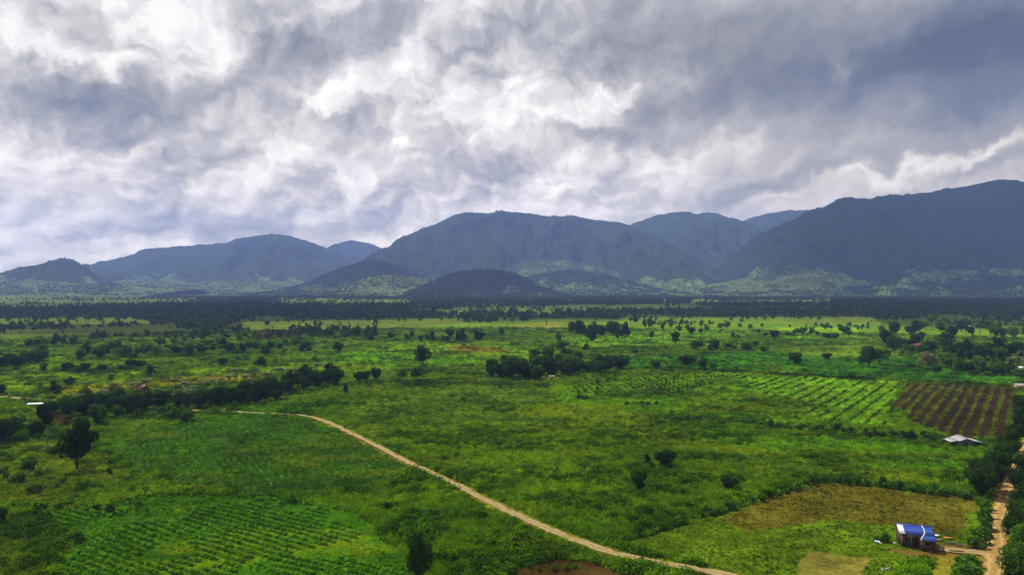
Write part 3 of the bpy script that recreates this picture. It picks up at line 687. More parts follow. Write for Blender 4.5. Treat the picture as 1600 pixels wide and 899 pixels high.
# ------------------------------------------------------------------ rows, groves and thickets
def line_pts(poly, n, jx=4, jy=3):
    P = np.array(poly, float); seg = np.r_[0, np.cumsum(np.hypot(*np.diff(P, axis=0).T))]
    out_ = []
    for i in range(n):
        s = (i + random.uniform(.1, .9)) / n * seg[-1]
        out_.append((np.interp(s, seg, P[:, 0]) + random.uniform(-jx, jx), np.interp(s, seg, P[:, 1]) + random.uniform(-jy, jy)))
    return out_
def grove(poly, n, h, w, kinds, label, group, jx=4, jy=3):
    for (x, y) in line_pts(poly, n, jx, jy):
        k = random.choice(kinds); f = random.uniform(.8, 1.2)
        place(x, y, random.uniform(*h) * f, random.uniform(*w) * f * .92, k, label, group)
G_ = 'trees of the long dark grove on the left'
L_ = 'dark broadleaf tree crowded in the long grove on the left'
grove([(95, 655), (135, 652), (175, 653), (230, 646), (300, 640), (340, 636)], 20, (24, 36), (22, 32), ['broad', 'broad', 'green', 'spread'], L_, G_, 4, 5)
grove([(330, 636), (380, 632), (430, 625), (480, 606), (530, 602)], 26, (24, 34), (20, 28), ['broad', 'broad', 'spread'], L_, G_, 3, 4)
grove([(70, 650), (110, 640), (150, 634), (200, 634)], 12, (20, 28), (18, 26), ['broad', 'green', 'slender'], L_, G_, 4, 5)
grove([(120, 636), (180, 630), (250, 630), (330, 618), (400, 610), (500, 596)], 30, (24, 34), (24, 32), ['palm'], 'grey green palm rising above the long grove on the left', 'palms of the long grove', 6, 5)
grove([(230, 640), (300, 632), (340, 628)], 12, (18, 28), (20, 26), ['palm'], 'grey green palm rising above the long grove on the left', 'palms of the long grove', 6, 5)
grove([(556, 600), (575, 597), (596, 597)], 4, (18, 25), (13, 20), ['broad', 'spread'], 'small dark tree in the row of four just right of the long grove', 'row of four small trees', 3, 2)
grove([(618, 590), (642, 592), (668, 586)], 5, (12, 18), (12, 18), ['broad', 'gbush'], 'low dark tree in the field line beneath the lone round tree', 'low trees beneath the lone tree', 3, 1)
C_ = 'dark dense tree in the compact central grove'
grove([(764, 588), (800, 593), (840, 594), (870, 590), (900, 586), (935, 583), (975, 578)], 24, (21, 30), (22, 32), ['broad'], C_, 'trees of the central grove', 3, 3)
grove([(768, 580), (820, 580), (870, 578), (905, 576)], 12, (18, 26), (20, 28), ['broad', 'green'], C_, 'trees of the central grove', 5, 3)
grove([(835, 570), (870, 565), (895, 568)], 5, (20, 30), (16, 22), ['slender', 'green'], C_, 'trees of the central grove', 4, 3)
T_ = 'dark bushy tree in the thicket across the left middle distance'
grove([(0, 576), (30, 572), (70, 566)], 9, (16, 24), (18, 26), ['broad'], 'dark tree in the block of trees at the left edge', 'trees of the left edge block', 3, 5)
grove([(110, 582), (160, 584), (205, 578), (230, 570)], 12, (10, 16), (12, 20), ['broad', 'gbush'], T_, 'trees of the left thicket', 4, 3)
grove([(120, 560), (180, 556), (240, 556), (300, 553), (350, 552), (420, 552), (490, 548)], 44, (11, 19), (10, 18), ['broad', 'green', 'spread', 'slender'], T_, 'trees of the left thicket', 5, 6)
grove([(20, 545), (120, 545), (240, 540), (340, 535), (440, 530)], 16, (8, 14), (8, 12), ['broad', 'green', 'umbrella'], T_, 'trees of the left thicket', 9, 6)
M1 = 'dark tree in the loose cluster right of centre beyond the fields'
grove([(890, 522), (905, 521), (925, 534), (938, 524), (958, 526), (968, 530), (982, 534)], 14, (16, 28), (12, 20), ['broad', 'spread'], M1, 'trees of the far right of centre cluster', 2, 3)
grove([(980, 508), (1020, 512), (1020, 528), (1035, 530)], 8, (10, 22), (8, 14), ['broad', 'spread', 'slender'], M1, 'trees of the far right of centre cluster', 6, 4)
grove([(1040, 515), (1080, 520), (1130, 512), (1180, 515)], 12, (8, 14), (8, 12), ['broad', 'green'], 'small dark tree scattered over the far fields right of centre', 'scattered trees of the far fields', 8, 5)
grove([(1075, 548), (1110, 550), (1150, 552), (1195, 548)], 14, (9, 18), (9, 15), ['broad', 'green', 'slender'], 'small dark tree scattered over the far fields right of centre', 'scattered trees of the far fields', 6, 5)
grove([(1190, 532), (1200, 530), (1240, 530), (1260, 530), (1290, 531), (1340, 530)], 10, (10, 20), (10, 16), ['broad', 'umbrella', 'slender'], 'tree in the row behind the blue green field', 'trees behind the blue green field', 6, 2)
grove([(655, 536), (684, 535), (708, 536), (755, 536), (760, 536)], 8, (11, 22), (8, 14), ['column', 'broad'], 'upright dark tree in the broken row behind the pale field', 'broken row behind the pale field', 3, 2)
grove([(560, 530), (640, 532), (720, 528), (790, 524)], 12, (9, 16), (8, 13), ['broad', 'column'], 'upright dark tree in the broken row behind the pale field', 'broken row behind the pale field', 5, 3)
V_ = 'green tree among the houses of the village on the right'
grove([(1385, 548), (1430, 545), (1470, 550), (1500, 556), (1560, 560), (1600, 560)], 26, (16, 30), (16, 26), ['broad', 'green', 'broad'], V_, 'trees of the village', 6, 9)
grove([(1380, 525), (1430, 520), (1480, 522), (1540, 528), (1600, 530)], 24, (12, 24), (12, 20), ['broad', 'green', 'slender'], V_, 'trees of the village', 8, 6)
grove([(1480, 578), (1520, 582), (1560, 588), (1600, 592)], 15, (16, 28), (16, 26), ['green', 'broad'], V_, 'trees of the village', 5, 5)
grove([(1575, 590), (1592, 588), (1600, 580)], 4, (24, 30), (24, 30), ['palm'], 'palm at the right edge of the village', 'palms of the village', 4, 3)
grove([(1400, 578), (1440, 578), (1480, 585), (1550, 590)], 10, (7, 11), (14, 22), ['gbush', 'bush'], 'low bush along the front of the village', 'bushes along the village front', 4, 1)
# roadside trees on the right
RL = 'dark roadside tree overhanging the left side of the yellow road'
for x, y, h, w in [(1538, 778, 50, 44), (1550, 768, 50, 42), (1556, 752, 48, 38), (1540, 758, 42, 36), (1566, 738, 44, 36), (1574, 722, 40, 34), (1580, 706, 36, 30), (1530, 770, 34, 30), (1588, 694, 34, 28), (1594, 680, 34, 26), (1598, 666, 34, 26), (1596, 648, 34, 24)]:
    place(x, y, h, w, 'broad', RL, 'trees left of the yellow road')
RR = 'leafy green tree crowding the right side of the yellow road'
for x, y, h, w in [(1604, 745, 44, 40), (1602, 775, 44, 40), (1604, 800, 48, 44), (1600, 828, 56, 48), (1598, 856, 60, 50), (1606, 880, 60, 56), (1592, 905, 60, 50), (1600, 935, 70, 60), (1616, 850, 70, 60), (1588, 925, 46, 46)]:
    place(x, y, h, w, random.choice(['green', 'broad']), RR, 'trees right of the yellow road')
grove([(1520, 858), (1535, 850), (1540, 830), (1536, 800)], 9, (16, 26), (20, 30), ['lbush', 'gbush'], 'bright green bush on the verge between the stubble field and the road', 'bushes on the road verge', 4, 4)

# hedge lines and shrubs
grove([(1016, 668), (1050, 662), (1090, 657), (1110, 659), (1150, 660), (1200, 668), (1262, 672)], 34, (6, 11), (9, 14), ['gbush', 'bush'], 'shrub in the hedge line crossing the fields right of centre', 'shrubs of the long hedge line', 2, 1.5)
grove([(1255, 672), (1300, 676), (1360, 684), (1420, 686), (1480, 692)], 40, (8, 14), (11, 16), ['gbush', 'bush', 'banana'], 'shrub in the hedge line below the ploughed field', 'shrubs of the hedge below the ploughed field', 2, 2)
grove([(1110, 806), (1150, 795), (1180, 786), (1230, 772), (1285, 752)], 18, (9, 14), (11, 17), ['gbush', 'bush'], 'shrub on the bank along the left edge of the stubble field', 'shrubs on the stubble field bank', 2, 1.5)
grove([(1290, 752), (1340, 758), (1400, 764), (1460, 772), (1530, 782)], 26, (9, 16), (12, 18), ['gbush', 'lbush', 'gbush'], 'shrub along the back edge of the stubble field', 'shrubs behind the stubble field', 2, 2)
grove([(900, 624), (912, 624), (922, 623)], 3, (8, 9), (6, 8), ['cone'], 'small dark upright shrub in the front left trio below the orchard', 'trio of upright shrubs', 1, 0)
for x in (980, 1003, 1013, 1026): place(x, 634, 9, 8, 'cone', 'small dark upright shrub in the short row of four below the orchard', 'row of four upright shrubs')
grove([(540, 588), (520, 580), (600, 560)], 5, (5, 7), (6, 9), ['bush'], 'tiny bush scattered in the sunny field behind the long grove', 'tiny bushes of the sunny field', 12, 4)
grove([(640, 700), (700, 690), (720, 715), (690, 722)], 10, (6, 9), (12, 18), ['gbush'], 'low leafy clump in the grass right of the pale track', 'low clumps right of the track', 8, 5)
grove([(60, 760), (140, 765), (200, 745), (230, 790)], 16, (8, 13), (12, 18), ['gbush'], 'low green scrub clump around the large spreading tree', 'scrub around the large tree', 12, 10)
grove([(0, 745), (40, 750), (90, 745)], 8, (9, 15), (14, 20), ['gbush'], 'low green scrub clump around the large spreading tree', 'scrub around the large tree', 8, 8)
grove([(1370, 842), (1392, 846)], 4, (10, 14), (12, 16), ['lbush', 'gbush'], 'garden bush left of the blue roofed house', 'garden bushes by the house', 4, 3)
grove([(820, 885), (860, 895), (900, 892), (930, 880)], 6, (8, 12), (12, 18), ['gbush'], 'low bush beside the small bare brown patch at the bottom', 'bushes by the bare patch', 8, 3)
# the orchard: saplings in straight rows
def orchard():
    poly = P_((880, 612), (960, 594), (1060, 584), (1140, 590), (1130, 600), (1060, 618), (1000, 622), (900, 618))
    x0, x1 = min(p[0] for p in poly), max(p[0] for p in poly); y0, y1 = min(p[1] for p in poly), max(p[1] for p in poly)
    n = 0; pts = []
    for i in range(-60, 60):
        for j in range(-60, 60):
            X = (x0 + x1) / 2 + i * 7.0 * DIRX + j * -6.0 * DIRY; Y = (y0 + y1) / 2 + i * 7.0 * DIRY + j * 6.0 * DIRX
            if inpoly(np.array([X]), np.array([Y]), poly)[0]: pts.append((X, Y))
    for X, Y in pts[:280]:
        s = random.uniform(1.7, 2.7)
        cm, tm, H, Wd = proto('cone', 'low', random.randrange(4))
        o = link('sapling', cm, None, (X + random.uniform(-.5, .5), Y + random.uniform(-.5, .5), -.1), random.uniform(0, 6), (s / Wd, s / Wd, s * 1.05 / H))
        tag(o, 'small dark sapling planted in the orchard rows behind the upright shrubs', 'sapling', 'saplings of the orchard')
    print('orchard', len(pts))
orchard()

# ------------------------------------------------------------------ uncountable growth: grass, weeds, crops and the far woodland
def scatter(name, label, P, rot, scl, idx, tint, coll_meshes, kind='stuff'):
    col = bpy.data.collections.new(name + '_kinds')
    for i, me in enumerate(coll_meshes):
        o = bpy.data.objects.new('%s_%03d' % (name[:8], i), me); col.objects.link(o)
    me = bpy.data.meshes.new(name); me.vertices.add(len(P)); me.vertices.foreach_set('co', np.asarray(P, np.float32).ravel())
    for k, a in (('rotv', rot), ('sclv', scl)):
        at = me.attributes.new(k, 'FLOAT_VECTOR', 'POINT'); at.data.foreach_set('vector', np.asarray(a, np.float32).ravel())
    at = me.attributes.new('idx', 'INT', 'POINT'); at.data.foreach_set('value', np.asarray(idx, np.int32))
    at = me.attributes.new('tint', 'FLOAT_COLOR', 'POINT'); at.data.foreach_set('color', np.c_[tint, np.ones(len(P))].astype(np.float32).ravel())
    ng = bpy.data.node_groups.new(name, 'GeometryNodeTree')
    ng.interface.new_socket('Geometry', in_out='INPUT', socket_type='NodeSocketGeometry'); ng.interface.new_socket('Geometry', in_out='OUTPUT', socket_type='NodeSocketGeometry')
    N = ng.nodes; gi = N.new('NodeGroupInput'); go = N.new('NodeGroupOutput'); iop = N.new('GeometryNodeInstanceOnPoints')
    ci = N.new('GeometryNodeCollectionInfo'); ci.inputs['Collection'].default_value = col; ci.inputs['Separate Children'].default_value = True; ci.inputs['Reset Children'].default_value = True
    def attr(nm, ty):
        a = N.new('GeometryNodeInputNamedAttribute'); a.data_type = ty; a.inputs['Name'].default_value = nm; return [o for o in a.outputs if o.name == 'Attribute' and o.enabled][0]
    L = ng.links; L.new(gi.outputs[0], iop.inputs['Points']); L.new(ci.outputs[0], iop.inputs['Instance']); iop.inputs['Pick Instance'].default_value = True
    L.new(attr('idx', 'INT'), iop.inputs['Instance Index']); e = N.new('FunctionNodeEulerToRotation'); L.new(attr('rotv', 'FLOAT_VECTOR'), e.inputs[0]); L.new(e.outputs[0], iop.inputs['Rotation'])
    L.new(attr('sclv', 'FLOAT_VECTOR'), iop.inputs['Scale']); L.new(iop.outputs[0], go.inputs[0])
    o = link(name, me); md = o.modifiers.new('scatter', 'NODES'); md.node_group = ng
    return tag(o, label, kind=kind)
def blade_clump(seed, n, r, h, w, mat_, lean=.5):
    rg = np.random.default_rng(seed); V = []; 
    for k in range(n):
        a = rg.uniform(0, 6.28); q = r * math.sqrt(rg.uniform()); b = np.array([q * math.cos(a), q * math.sin(a), -.05]); hh = h * rg.uniform(.55, 1.15)
        l = rg.normal(size=2) * lean * hh * .6; t = rg.uniform(0, 6.28); s = np.array([math.cos(t), math.sin(t), 0]) * w * rg.uniform(.6, 1.3)
        mid = b + [l[0] * .45, l[1] * .45, hh * .62]; top = b + [l[0], l[1], hh]
        V += [b - s * .6, b + s * .6, mid + s, mid - s, mid - s, mid + s, top + s * .12, top - s * .12]
    V = np.array(V); return np_mesh('clump', V, np.arange(len(V)).reshape(-1, 4), [mat_])
def leaf_clump(seed, n, r, h, size, mat_):
    rg = np.random.default_rng(seed); d = rg.normal(size=(n, 3)); d[:, 2] = np.abs(d[:, 2]); d /= np.linalg.norm(d, axis=1)[:, None]
    P = d * np.array([r, r, h]) * rg.uniform(.5, 1.05, (n, 1)); nr = d + rg.normal(size=d.shape) * .5 + [0, 0, .5]; nr /= np.linalg.norm(nr, axis=1)[:, None]
    V, F = quads(P, nr, size, .65, rg); return np_mesh('clump', V, F, [mat_])
def maize_mesh(seed):
    rg = np.random.default_rng(seed); parts = [tube([(0, 0, 0), (0, 0, 2.0)], [.03, .02], 3)]
    for k in range(9):
        a = k * 2.4 + rg.uniform(-.4, .4); z = .3 + k * .2; l = rg.uniform(.7, 1.0); d = np.array([math.cos(a), math.sin(a), 0]); s = np.array([-math.sin(a), math.cos(a), 0]) * .09
        b = np.array([0, 0, z]); m = b + d * l * .5 + [0, 0, .38]; t = b + d * l + [0, 0, .05]
        parts.append((np.array([b - s * .5, b + s * .5, m + s, m - s, m - s, m + s, t + s * .1, t - s * .1]), np.array([[0, 1, 2, 3], [4, 5, 6, 7]])))
    V, F = join(parts); return np_mesh('maize', V, F, [M_maize])
def rand_plain(n, r0, r1, half=41):
    """random points of the plain in view, denser near"""
    a = R(1) * rng.uniform(-half, half, n); u = rng.uniform(0, 1, n); r = r0 * (r1 / r0) ** u
    return np.sin(a) * r, np.cos(a) * r, r
# grass and weeds
def grass():
    X, Y, r = rand_plain(330000, 135, 1050, 40); X = X; c, h = field_colour(X, Y)
    keep = (h > .05) & (rng.uniform(size=len(X)) < np.where(h < .45, .35, 1)); X, Y, r, c, h = X[keep], Y[keep], r[keep], c[keep], h[keep]
    big = fbm(X / 8, Y / 8, 91, 3); dark = fbm(X / 5, Y / 5, 95, 3)
    idx = np.where(rng.uniform(size=len(X)) < np.clip((dark - .5) * 4 + .12, .03, .8), rng.integers(3, 6, len(X)), rng.integers(0, 3, len(X)))
    bigk = (fbm(X / 22, Y / 13, 97, 4) + rng.uniform(-.12, .12, len(X)) > .60) & (h > .5) & (rng.uniform(size=len(X)) < np.where(X < -60, .40, .28)); idx = np.where(bigk, rng.integers(6, 9, len(X)), idx)
    idx = np.where(h < .45, rng.integers(0, 3, len(X)), idx)
    s = (.55 + .9 * big) * (.45 + .55 * h) * (1 + np.clip(r - 350, 0, 1000) / 600) * rng.uniform(.6, 1.45, len(X)); s = np.where(h < .45, s * .5, s)
    c = c * np.where(idx >= 6, .48, np.where(idx >= 3, .85, 1.08))[:, None]
    P = np.c_[X, Y, np.full(len(X), -.12)]; rot = np.c_[rng.normal(0, .1, (len(X), 2)), rng.uniform(0, 6.28, len(X))]
    ms = [blade_clump(1, 22, .75, 1.0, .10, M_grass), blade_clump(2, 26, .9, .8, .09, M_grass, .7), blade_clump(3, 20, .6, 1.2, .10, M_grass), leaf_clump(4, 34, .8, .8, .2, M_weed), leaf_clump(5, 40, 1.0, .7, .2, M_weed), leaf_clump(6, 26, .55, 1.1, .18, M_weed), leaf_clump(7, 110, 1.7, 1.7, .26, M_weed), leaf_clump(8, 90, 1.5, 2.0, .26, M_weed), leaf_clump(9, 80, 1.2, 1.2, .26, M_weed)]
    scatter('grass', 'tall green grass and weeds covering the fields', P, rot, np.c_[s * 1.15, s * 1.15, s], idx, c, ms)
grass()
def crop_rows(name, label, poly, direction, gap, step, meshes, size, tintc, jitter=.25, keepnoise=.42):
    poly = np.array(poly); cx, cy = poly.mean(0); ex = np.hypot(*(poly - [cx, cy]).T).max(); dx, dy = direction; L = math.hypot(dx, dy); dx /= L; dy /= L
    i, j = np.meshgrid(np.arange(-ex, ex, step), np.arange(-ex, ex, gap)); i = i.ravel(); j = j.ravel()
    j = j + (fbm(i / 30, j / 30, 61, 2) - .5) * 3
    i = i + rng.normal(0, jitter, len(i)); j = j + rng.normal(0, jitter * .6, len(j)); X = cx + i * dx - j * dy; Y = cy + i * dy + j * dx
    k = inpoly(X, Y, [tuple(p) for p in poly]) & (fbm(X / 14, Y / 14, 63, 3) > keepnoise); X, Y = X[k], Y[k]
    for pts, hw in ROADS:
        k = segdist(X, Y, pts[::3]) > hw + 1.5; X, Y = X[k], Y[k]
    n = len(X); s = size * rng.uniform(.7, 1.3, n); t = lin(tintc)[None, :] * np.array([1.15, 1.0, .5]) * rng.uniform(.75, 1.25, (n, 1)) * KA
    scatter(name, label, np.c_[X, Y, np.full(n, 0.0)], np.c_[np.zeros((n, 2)), rng.uniform(0, 6.28, n)], np.c_[s, s, s], rng.integers(0, len(meshes), n), t, meshes); print(name, n)
bean = [leaf_clump(11, 26, .42, .55, .17, M_bean), leaf_clump(12, 22, .38, .6, .17, M_bean), leaf_clump(13, 24, .45, .5, .18, M_bean)]
crop_rows('bean_crop', 'blue green bean plants in rows in the left field beside the track', FIELDS[0][0], (-.50, .86), 2.5, .55, bean, 1.55, (46, 82, 18), jitter=.14, keepnoise=.46)
crop_rows('row_crop', 'leafy crop plants in diagonal rows in the nearest left field', FIELDS[1][0], (.86, -.50), 2.4, .5, bean, 1.4, (46, 82, 14), jitter=.2, keepnoise=.45)
mz = [maize_mesh(i) for i in range(3)]
crop_rows('maize', 'pale green maize strip between the grass fields', P_((955, 694), (1060, 699), (1160, 718), (1290, 742), (1530, 775), (1530, 782), (1400, 768), (1240, 743), (1130, 722), (1040, 706)), (1, -.35), 1.0, .6, mz, 1.0, (54, 82, 22), keepnoise=.56)
crop_rows('strip_crop', 'low green crop in strips left of the ploughed field', FIELDS[23][0], (DIRX, DIRY), 7.2, .55, bean, 1.9, (34, 60, 12), keepnoise=.30)

# far woodland and scrub between the fields and the hills
def low_tree(seed, mat_, H=9, Wd=7, n=70, size=1.3, shape='round'):
    V, F, C = crown(H, Wd, .12, 8, n, size, seed, shape); tv, tf = tube([(0, 0, -1), (0, 0, H * .6)], [.3, .15], 4)
    Vv, Ff = join([(V, F), (tv, tf)]); mi = np.r_[np.zeros(len(F)), np.ones(len(tf))]
    return np_mesh('tree', Vv, Ff, [mat_, M_bark], midx=mi)
def woodland():
    n = 150000; a = R(1) * rng.uniform(-41, 41, n); r = np.sqrt(rng.uniform(880 ** 2, 4300 ** 2, n)); X, Y = np.sin(a) * r, np.cos(a) * r
    py = HOR + CAM_H * FPX / Y; px = 800 + FPX * X / Y
    d = fbm(X / 260, Y / 200, 31, 4); d2 = fbm(X / 70, Y / 70, 35, 3)
    cl = np.clip((fbm(X / 800, Y / 330, 31, 4) - .50) * 9, 0, 1)
    # dense belt from about 1350 to 2900 m, thinner in front and behind
    belt = np.clip((Y - 1240 - (fbm(X / 300, Y / 300, 39, 3) - .5) * 900) / 160, 0, 1) * np.clip((3500 - Y) / 1700, .22, 1)
    prob = belt * (.95 - .92 * cl) * np.clip(.35 + (d2 - .4) * 3, .1, 1) + .05 * (d2 > .5)
    lim = np.interp(X / Y, [-.6, -.2, -.05, .35, .6], [800, 860, 1180, 1230, 1000]) + 60 + (fbm(X / 160, Y / 160, 38, 3) - .5) * 700
    prob = np.where((belt < .3), np.where(Y > lim, np.clip((d2 - .42) * 4, 0, .7), np.clip((d2 - .66) * 6, 0, .4)), prob)
    bright = (px > 780) & (px < 1010) & (py > 500) ; prob = np.where(bright, prob * .15, prob)
    prob = np.where((px > 1000) & (Y < 1500), prob * .8, prob)
    for q in CLEAR:
        kk = inpoly(X + (d2 - .5) * 120, Y + (d2 - .5) * 200, q); prob = np.where(kk, prob * .10, prob)
    k = rng.uniform(size=n) < prob; X, Y, r = X[k], Y[k], r[k]; m = len(X)
    s = rng.uniform(.6, 1.35, m) * np.where(Y > 1240, 1.1, .85)
    ms = [low_tree(201, M_far), low_tree(202, M_far, 11, 6), low_tree(203, M_far, 7, 8), low_tree(204, M_leafm, 8, 7), low_tree(205, M_far, 13, 5, shape='column'), low_tree(206, M_far, 10, 9)]
    z = -.5 + np.clip((np.hypot(X, Y) - 1200) / 1500, 0, 1) * (fbm(X / 700, Y / 700, 72, 3) - .5) * 10
    scatter('woodland', 'dark mass of far woodland trees below the hills', np.c_[X, Y, z], np.c_[np.zeros((m, 2)), rng.uniform(0, 6.28, m)], np.c_[s, s, s * rng.uniform(.8, 1.2, m)], rng.integers(0, 6, m), np.full((m, 3), .05), ms); print('woodland', m)
woodland()

def hill_trees():
    P = []; 
    for label, V, D, mn, a in HILLPTS:
        n = {'open_hill': 1900, 'wooded_hill': 9000, 'right_forest': 12000, 'mid_forest': 9000, 'left_forest': 5000, 'far_forest': 2500}[mn]
        if 'apron' in label or 'foothills' in label or 'pale green slope' in label: n = 4200
        f = fbm(V[:, 0] / 160, V[:, 1] / 160, 51, 4); w = np.clip((f - .42) * 5, .03, 1) if mn == 'open_hill' else np.clip((f - .30) * 4, .1, 1)
        w = w * np.where(a < .08, 3.0, 1.0) if mn != 'open_hill' else w
        k = rng.choice(len(V), n, p=w / w.sum()); q = V[k].copy(); q[:, 0] += rng.uniform(-5, 5, n); q[:, 1] += rng.uniform(-5, 5, n); q[:, 2] -= 1.5; P.append(q)
    P = np.concatenate(P); m = len(P); s = rng.uniform(.6, 1.5, m)
    ms = [low_tree(211, M_far), low_tree(212, M_far, 11, 6), low_tree(213, M_far, 7, 8), low_tree(214, M_leafm, 8, 7)]
    scatter('forest', 'forest trees scattered over the hills and along the mountain crests', P, np.c_[np.zeros((m, 2)), rng.uniform(0, 6.28, m)], np.c_[s, s, s], rng.integers(0, 4, m), np.full((m, 3), .05), ms); print('hill trees', m)
hill_trees()

# ------------------------------------------------------------------ buildings
def box(x0, x1, y0, y1, z0, z1):
    V = [(x, y, z) for z in (z0, z1) for x, y in ((x0, y0), (x1, y0), (x1, y1), (x0, y1))]
    return np.array(V, float), np.array([(0, 3, 2, 1), (4, 5, 6, 7), (0, 1, 5, 4), (1, 2, 6, 5), (2, 3, 7, 6), (3, 0, 4, 7)])
def slab(p, th=.06):
    p = np.array(p, float); q = p - [0, 0, th]; V = np.r_[p, q]; return V, np.array([(0, 1, 2, 3), (7, 6, 5, 4), (0, 4, 5, 1), (1, 5, 6, 2), (2, 6, 7, 3), (3, 7, 4, 0)])
def corrugated(p, mat_name, c, n=28, amp=.03):
    """roof sheet over the quad p (eave left, eave right, ridge right, ridge left) with ribs running down the slope"""
    p = np.array(p, float); u = np.linspace(0, 1, n * 4 + 1); top = []; 
    nrm = np.cross(p[1] - p[0], p[3] - p[0]); nrm /= np.linalg.norm(nrm)
    V = []
    for t, s in ((0, 0), (1, 0)):
        for q in u:
            b = (p[0] * (1 - q) + p[1] * q) * (1 - t) + (p[3] * (1 - q) + p[2] * q) * t; V.append(b + nrm * amp * math.sin(q * n * 2 * math.pi))
    V = np.array(V); V2 = V - nrm * .04; m = len(u); F = []
    for i in range(m - 1): F += [(i, i + 1, i + 1 + m, i + m), (2 * m + i, 3 * m + i, 3 * m + i + 1, 2 * m + i + 1), (i, 2 * m + i, 2 * m + i + 1, i + 1), (i + m, i + m + 1, i + 3 * m + 1, i + 3 * m)]
    F += [(0, m, 3 * m, 2 * m), (m - 1, 3 * m - 1, 4 * m - 1, 2 * m - 1)]
    return np.r_[V, V2], np.array(F)
def part(name, geo, material, parent, label=None):
    o = link(name, np_mesh(name, geo[0], geo[1], [material]), parent)
    if label: o['label'] = label
    return o
M_blue = m_flat('blue_roof_paint', (24, 60, 146), .55, 1.5, .10, spec=.5); M_white = m_flat('white_sheet', (222, 224, 232), .5, 2, .1)
M_wood = m_flat('dark_boards', (74, 56, 42), .85, 5, .45, stretch=(6, 6, .25)); M_woodl = m_flat('pale_boards', (150, 122, 92), .85, 5, .35, stretch=(4, 4, .3))
M_dark = m_flat('dark_opening', (18, 16, 15), .9); M_zinc = m_flat('zinc_roof', (150, 146, 146), .5, 1.2, .25, stretch=(1, 3, 1)); M_grey = m_flat('grey_boards', (104, 98, 94), .85, 5, .35, stretch=(6, 6, .3))
M_red = m_flat('red_roof', (142, 62, 58), .6, 2, .2); M_pink = m_flat('pink_wall', (170, 104, 130), .7, 2, .15); M_cream = m_flat('cream_wall', (196, 186, 160), .8, 2, .15)
def blue_house():
    X, Y = W(1437, 859); e = bpy.data.objects.new('stilt_house', None); sc.collection.objects.link(e)
    e.location = (X, Y + 1.2, .1); e.rotation_euler = (0, 0, R(-15)); e.scale = (.86, 1, 1.25)
    tag(e, 'wooden house with bright blue metal roof and white flashing beside the yellow road', 'house')
    # main room: x -4.1..4.1, y 0..4.6 ; front wing at the right: x 0.6..4.3, y -2.1..0
    w = [box(-4.0, 4.0, .0, .12, .0, 2.7), box(-4.0, 4.0, 4.4, 4.52, 0, 2.9), box(-4.0, -3.88, .12, 4.4, 0, 2.8), box(3.88, 4.0, .12, 4.4, 0, 2.8)]
    part('wall', join(w), M_wood, e)
    part('front_room', join([box(.6, 4.2, -2.1, -1.98, 0, 2.35), box(.6, .72, -1.98, -.01, 0, 2.45), box(4.08, 4.2, -1.98, -.01, 0, 2.45)]), M_wood, e)
    for i in range(9): 
        x = -3.9 + i * .55
        part('batten', box(x, x + .07, -.06, -.003, .1, 2.6), M_woodl if i % 3 == 0 else M_wood, e)
    for x in (-4.05, -1.5, .5): part('post', box(x, x + .14, -.5, -.36, 0, 2.62), M_woodl, e)
    d = part('door', box(-.9, -.05, -.05, -.004, .05, 2.0), M_dark, e); part('handle', box(-.2, -.14, -.1, -.052, 1.0, 1.12), M_zinc, d)
    wn = part('window', box(-3.0, -2.0, -.045, -.004, 1.1, 1.9), M_dark, e); part('frame', join([box(-3.08, -1.92, -.09, -.048, 1.9, 1.98), box(-3.08, -1.92, -.09, -.048, 1.02, 1.1)]), M_woodl, wn)
    wn = part('window', box(1.6, 2.6, -2.15, -2.104, 1.0, 1.75), M_dark, e); part('frame', join([box(1.5, 2.7, -2.2, -2.153, 1.75, 1.83), box(1.5, 2.7, -2.2, -2.153, .92, 1.0)]), M_woodl, wn)
    rf = part('roof', join([corrugated([(-3.1, -.7, 2.62), (4.5, -.7, 2.62), (4.5, 2.3, 3.75), (-3.1, 2.3, 3.75)], '', 0, 22), corrugated([(4.5, 5.0, 2.7), (-4.6, 5.0, 2.7), (-4.6, 2.3, 3.75), (4.5, 2.3, 3.75)], '', 0, 28)]), M_blue, e)
    part('roof_sheet', corrugated([(-4.6, -.7, 2.66), (-3.06, -.7, 2.66), (-3.06, 2.3, 3.79), (-4.6, 2.3, 3.79)], '', 0, 7), M_white, e, 'plain white roof sheet at the left end')
    part('ridge_cap', join([slab([(-4.6, 2.05, 3.74), (4.5, 2.05, 3.74), (4.5, 2.3, 3.86), (-4.6, 2.3, 3.86)], .03)]), M_blue, rf)
    # wing roof: lower, pitched forward, with a curved white flashing where it meets the main slope
    part('wing_roof', join([corrugated([(.3, -2.7, 2.15), (4.6, -2.7, 2.15), (4.6, -.66, 2.58), (1.2, -.66, 2.58)], '', 0, 12)]), M_blue, e)
    fl = []
    pts = [(.25, -2.65, 2.24), (.55, -2.0, 2.36), (1.1, -1.2, 2.54), (1.7, -.6, 2.74), (2.1, .3, 3.1), (2.15, 1.2, 3.45), (1.9, 2.1, 3.80)]
    for a, b in zip(pts[:-1], pts[1:]): fl.append(slab([(a[0], a[1], a[2] + .02), (a[0] + .26, a[1], a[2] + .02), (b[0] + .26, b[1], b[2] + .02), (b[0], b[1], b[2] + .02)], .05))
    part('flashing', join(fl), M_white, rf, 'curved white strip across the blue roof')
    part('gable', (np.array([(3.92, .1, 2.7), (3.92, 4.5, 2.7), (3.92, 2.3, 3.62), (3.92, 2.3, 3.60), (3.86, .1, 2.7), (3.86, 4.5, 2.7), (3.86, 2.3, 3.62), (3.86, 2.3, 3.60)]), np.array([(0, 1, 2, 3), (7, 6, 5, 4)])), M_wood, e)
    return e
blue_house()
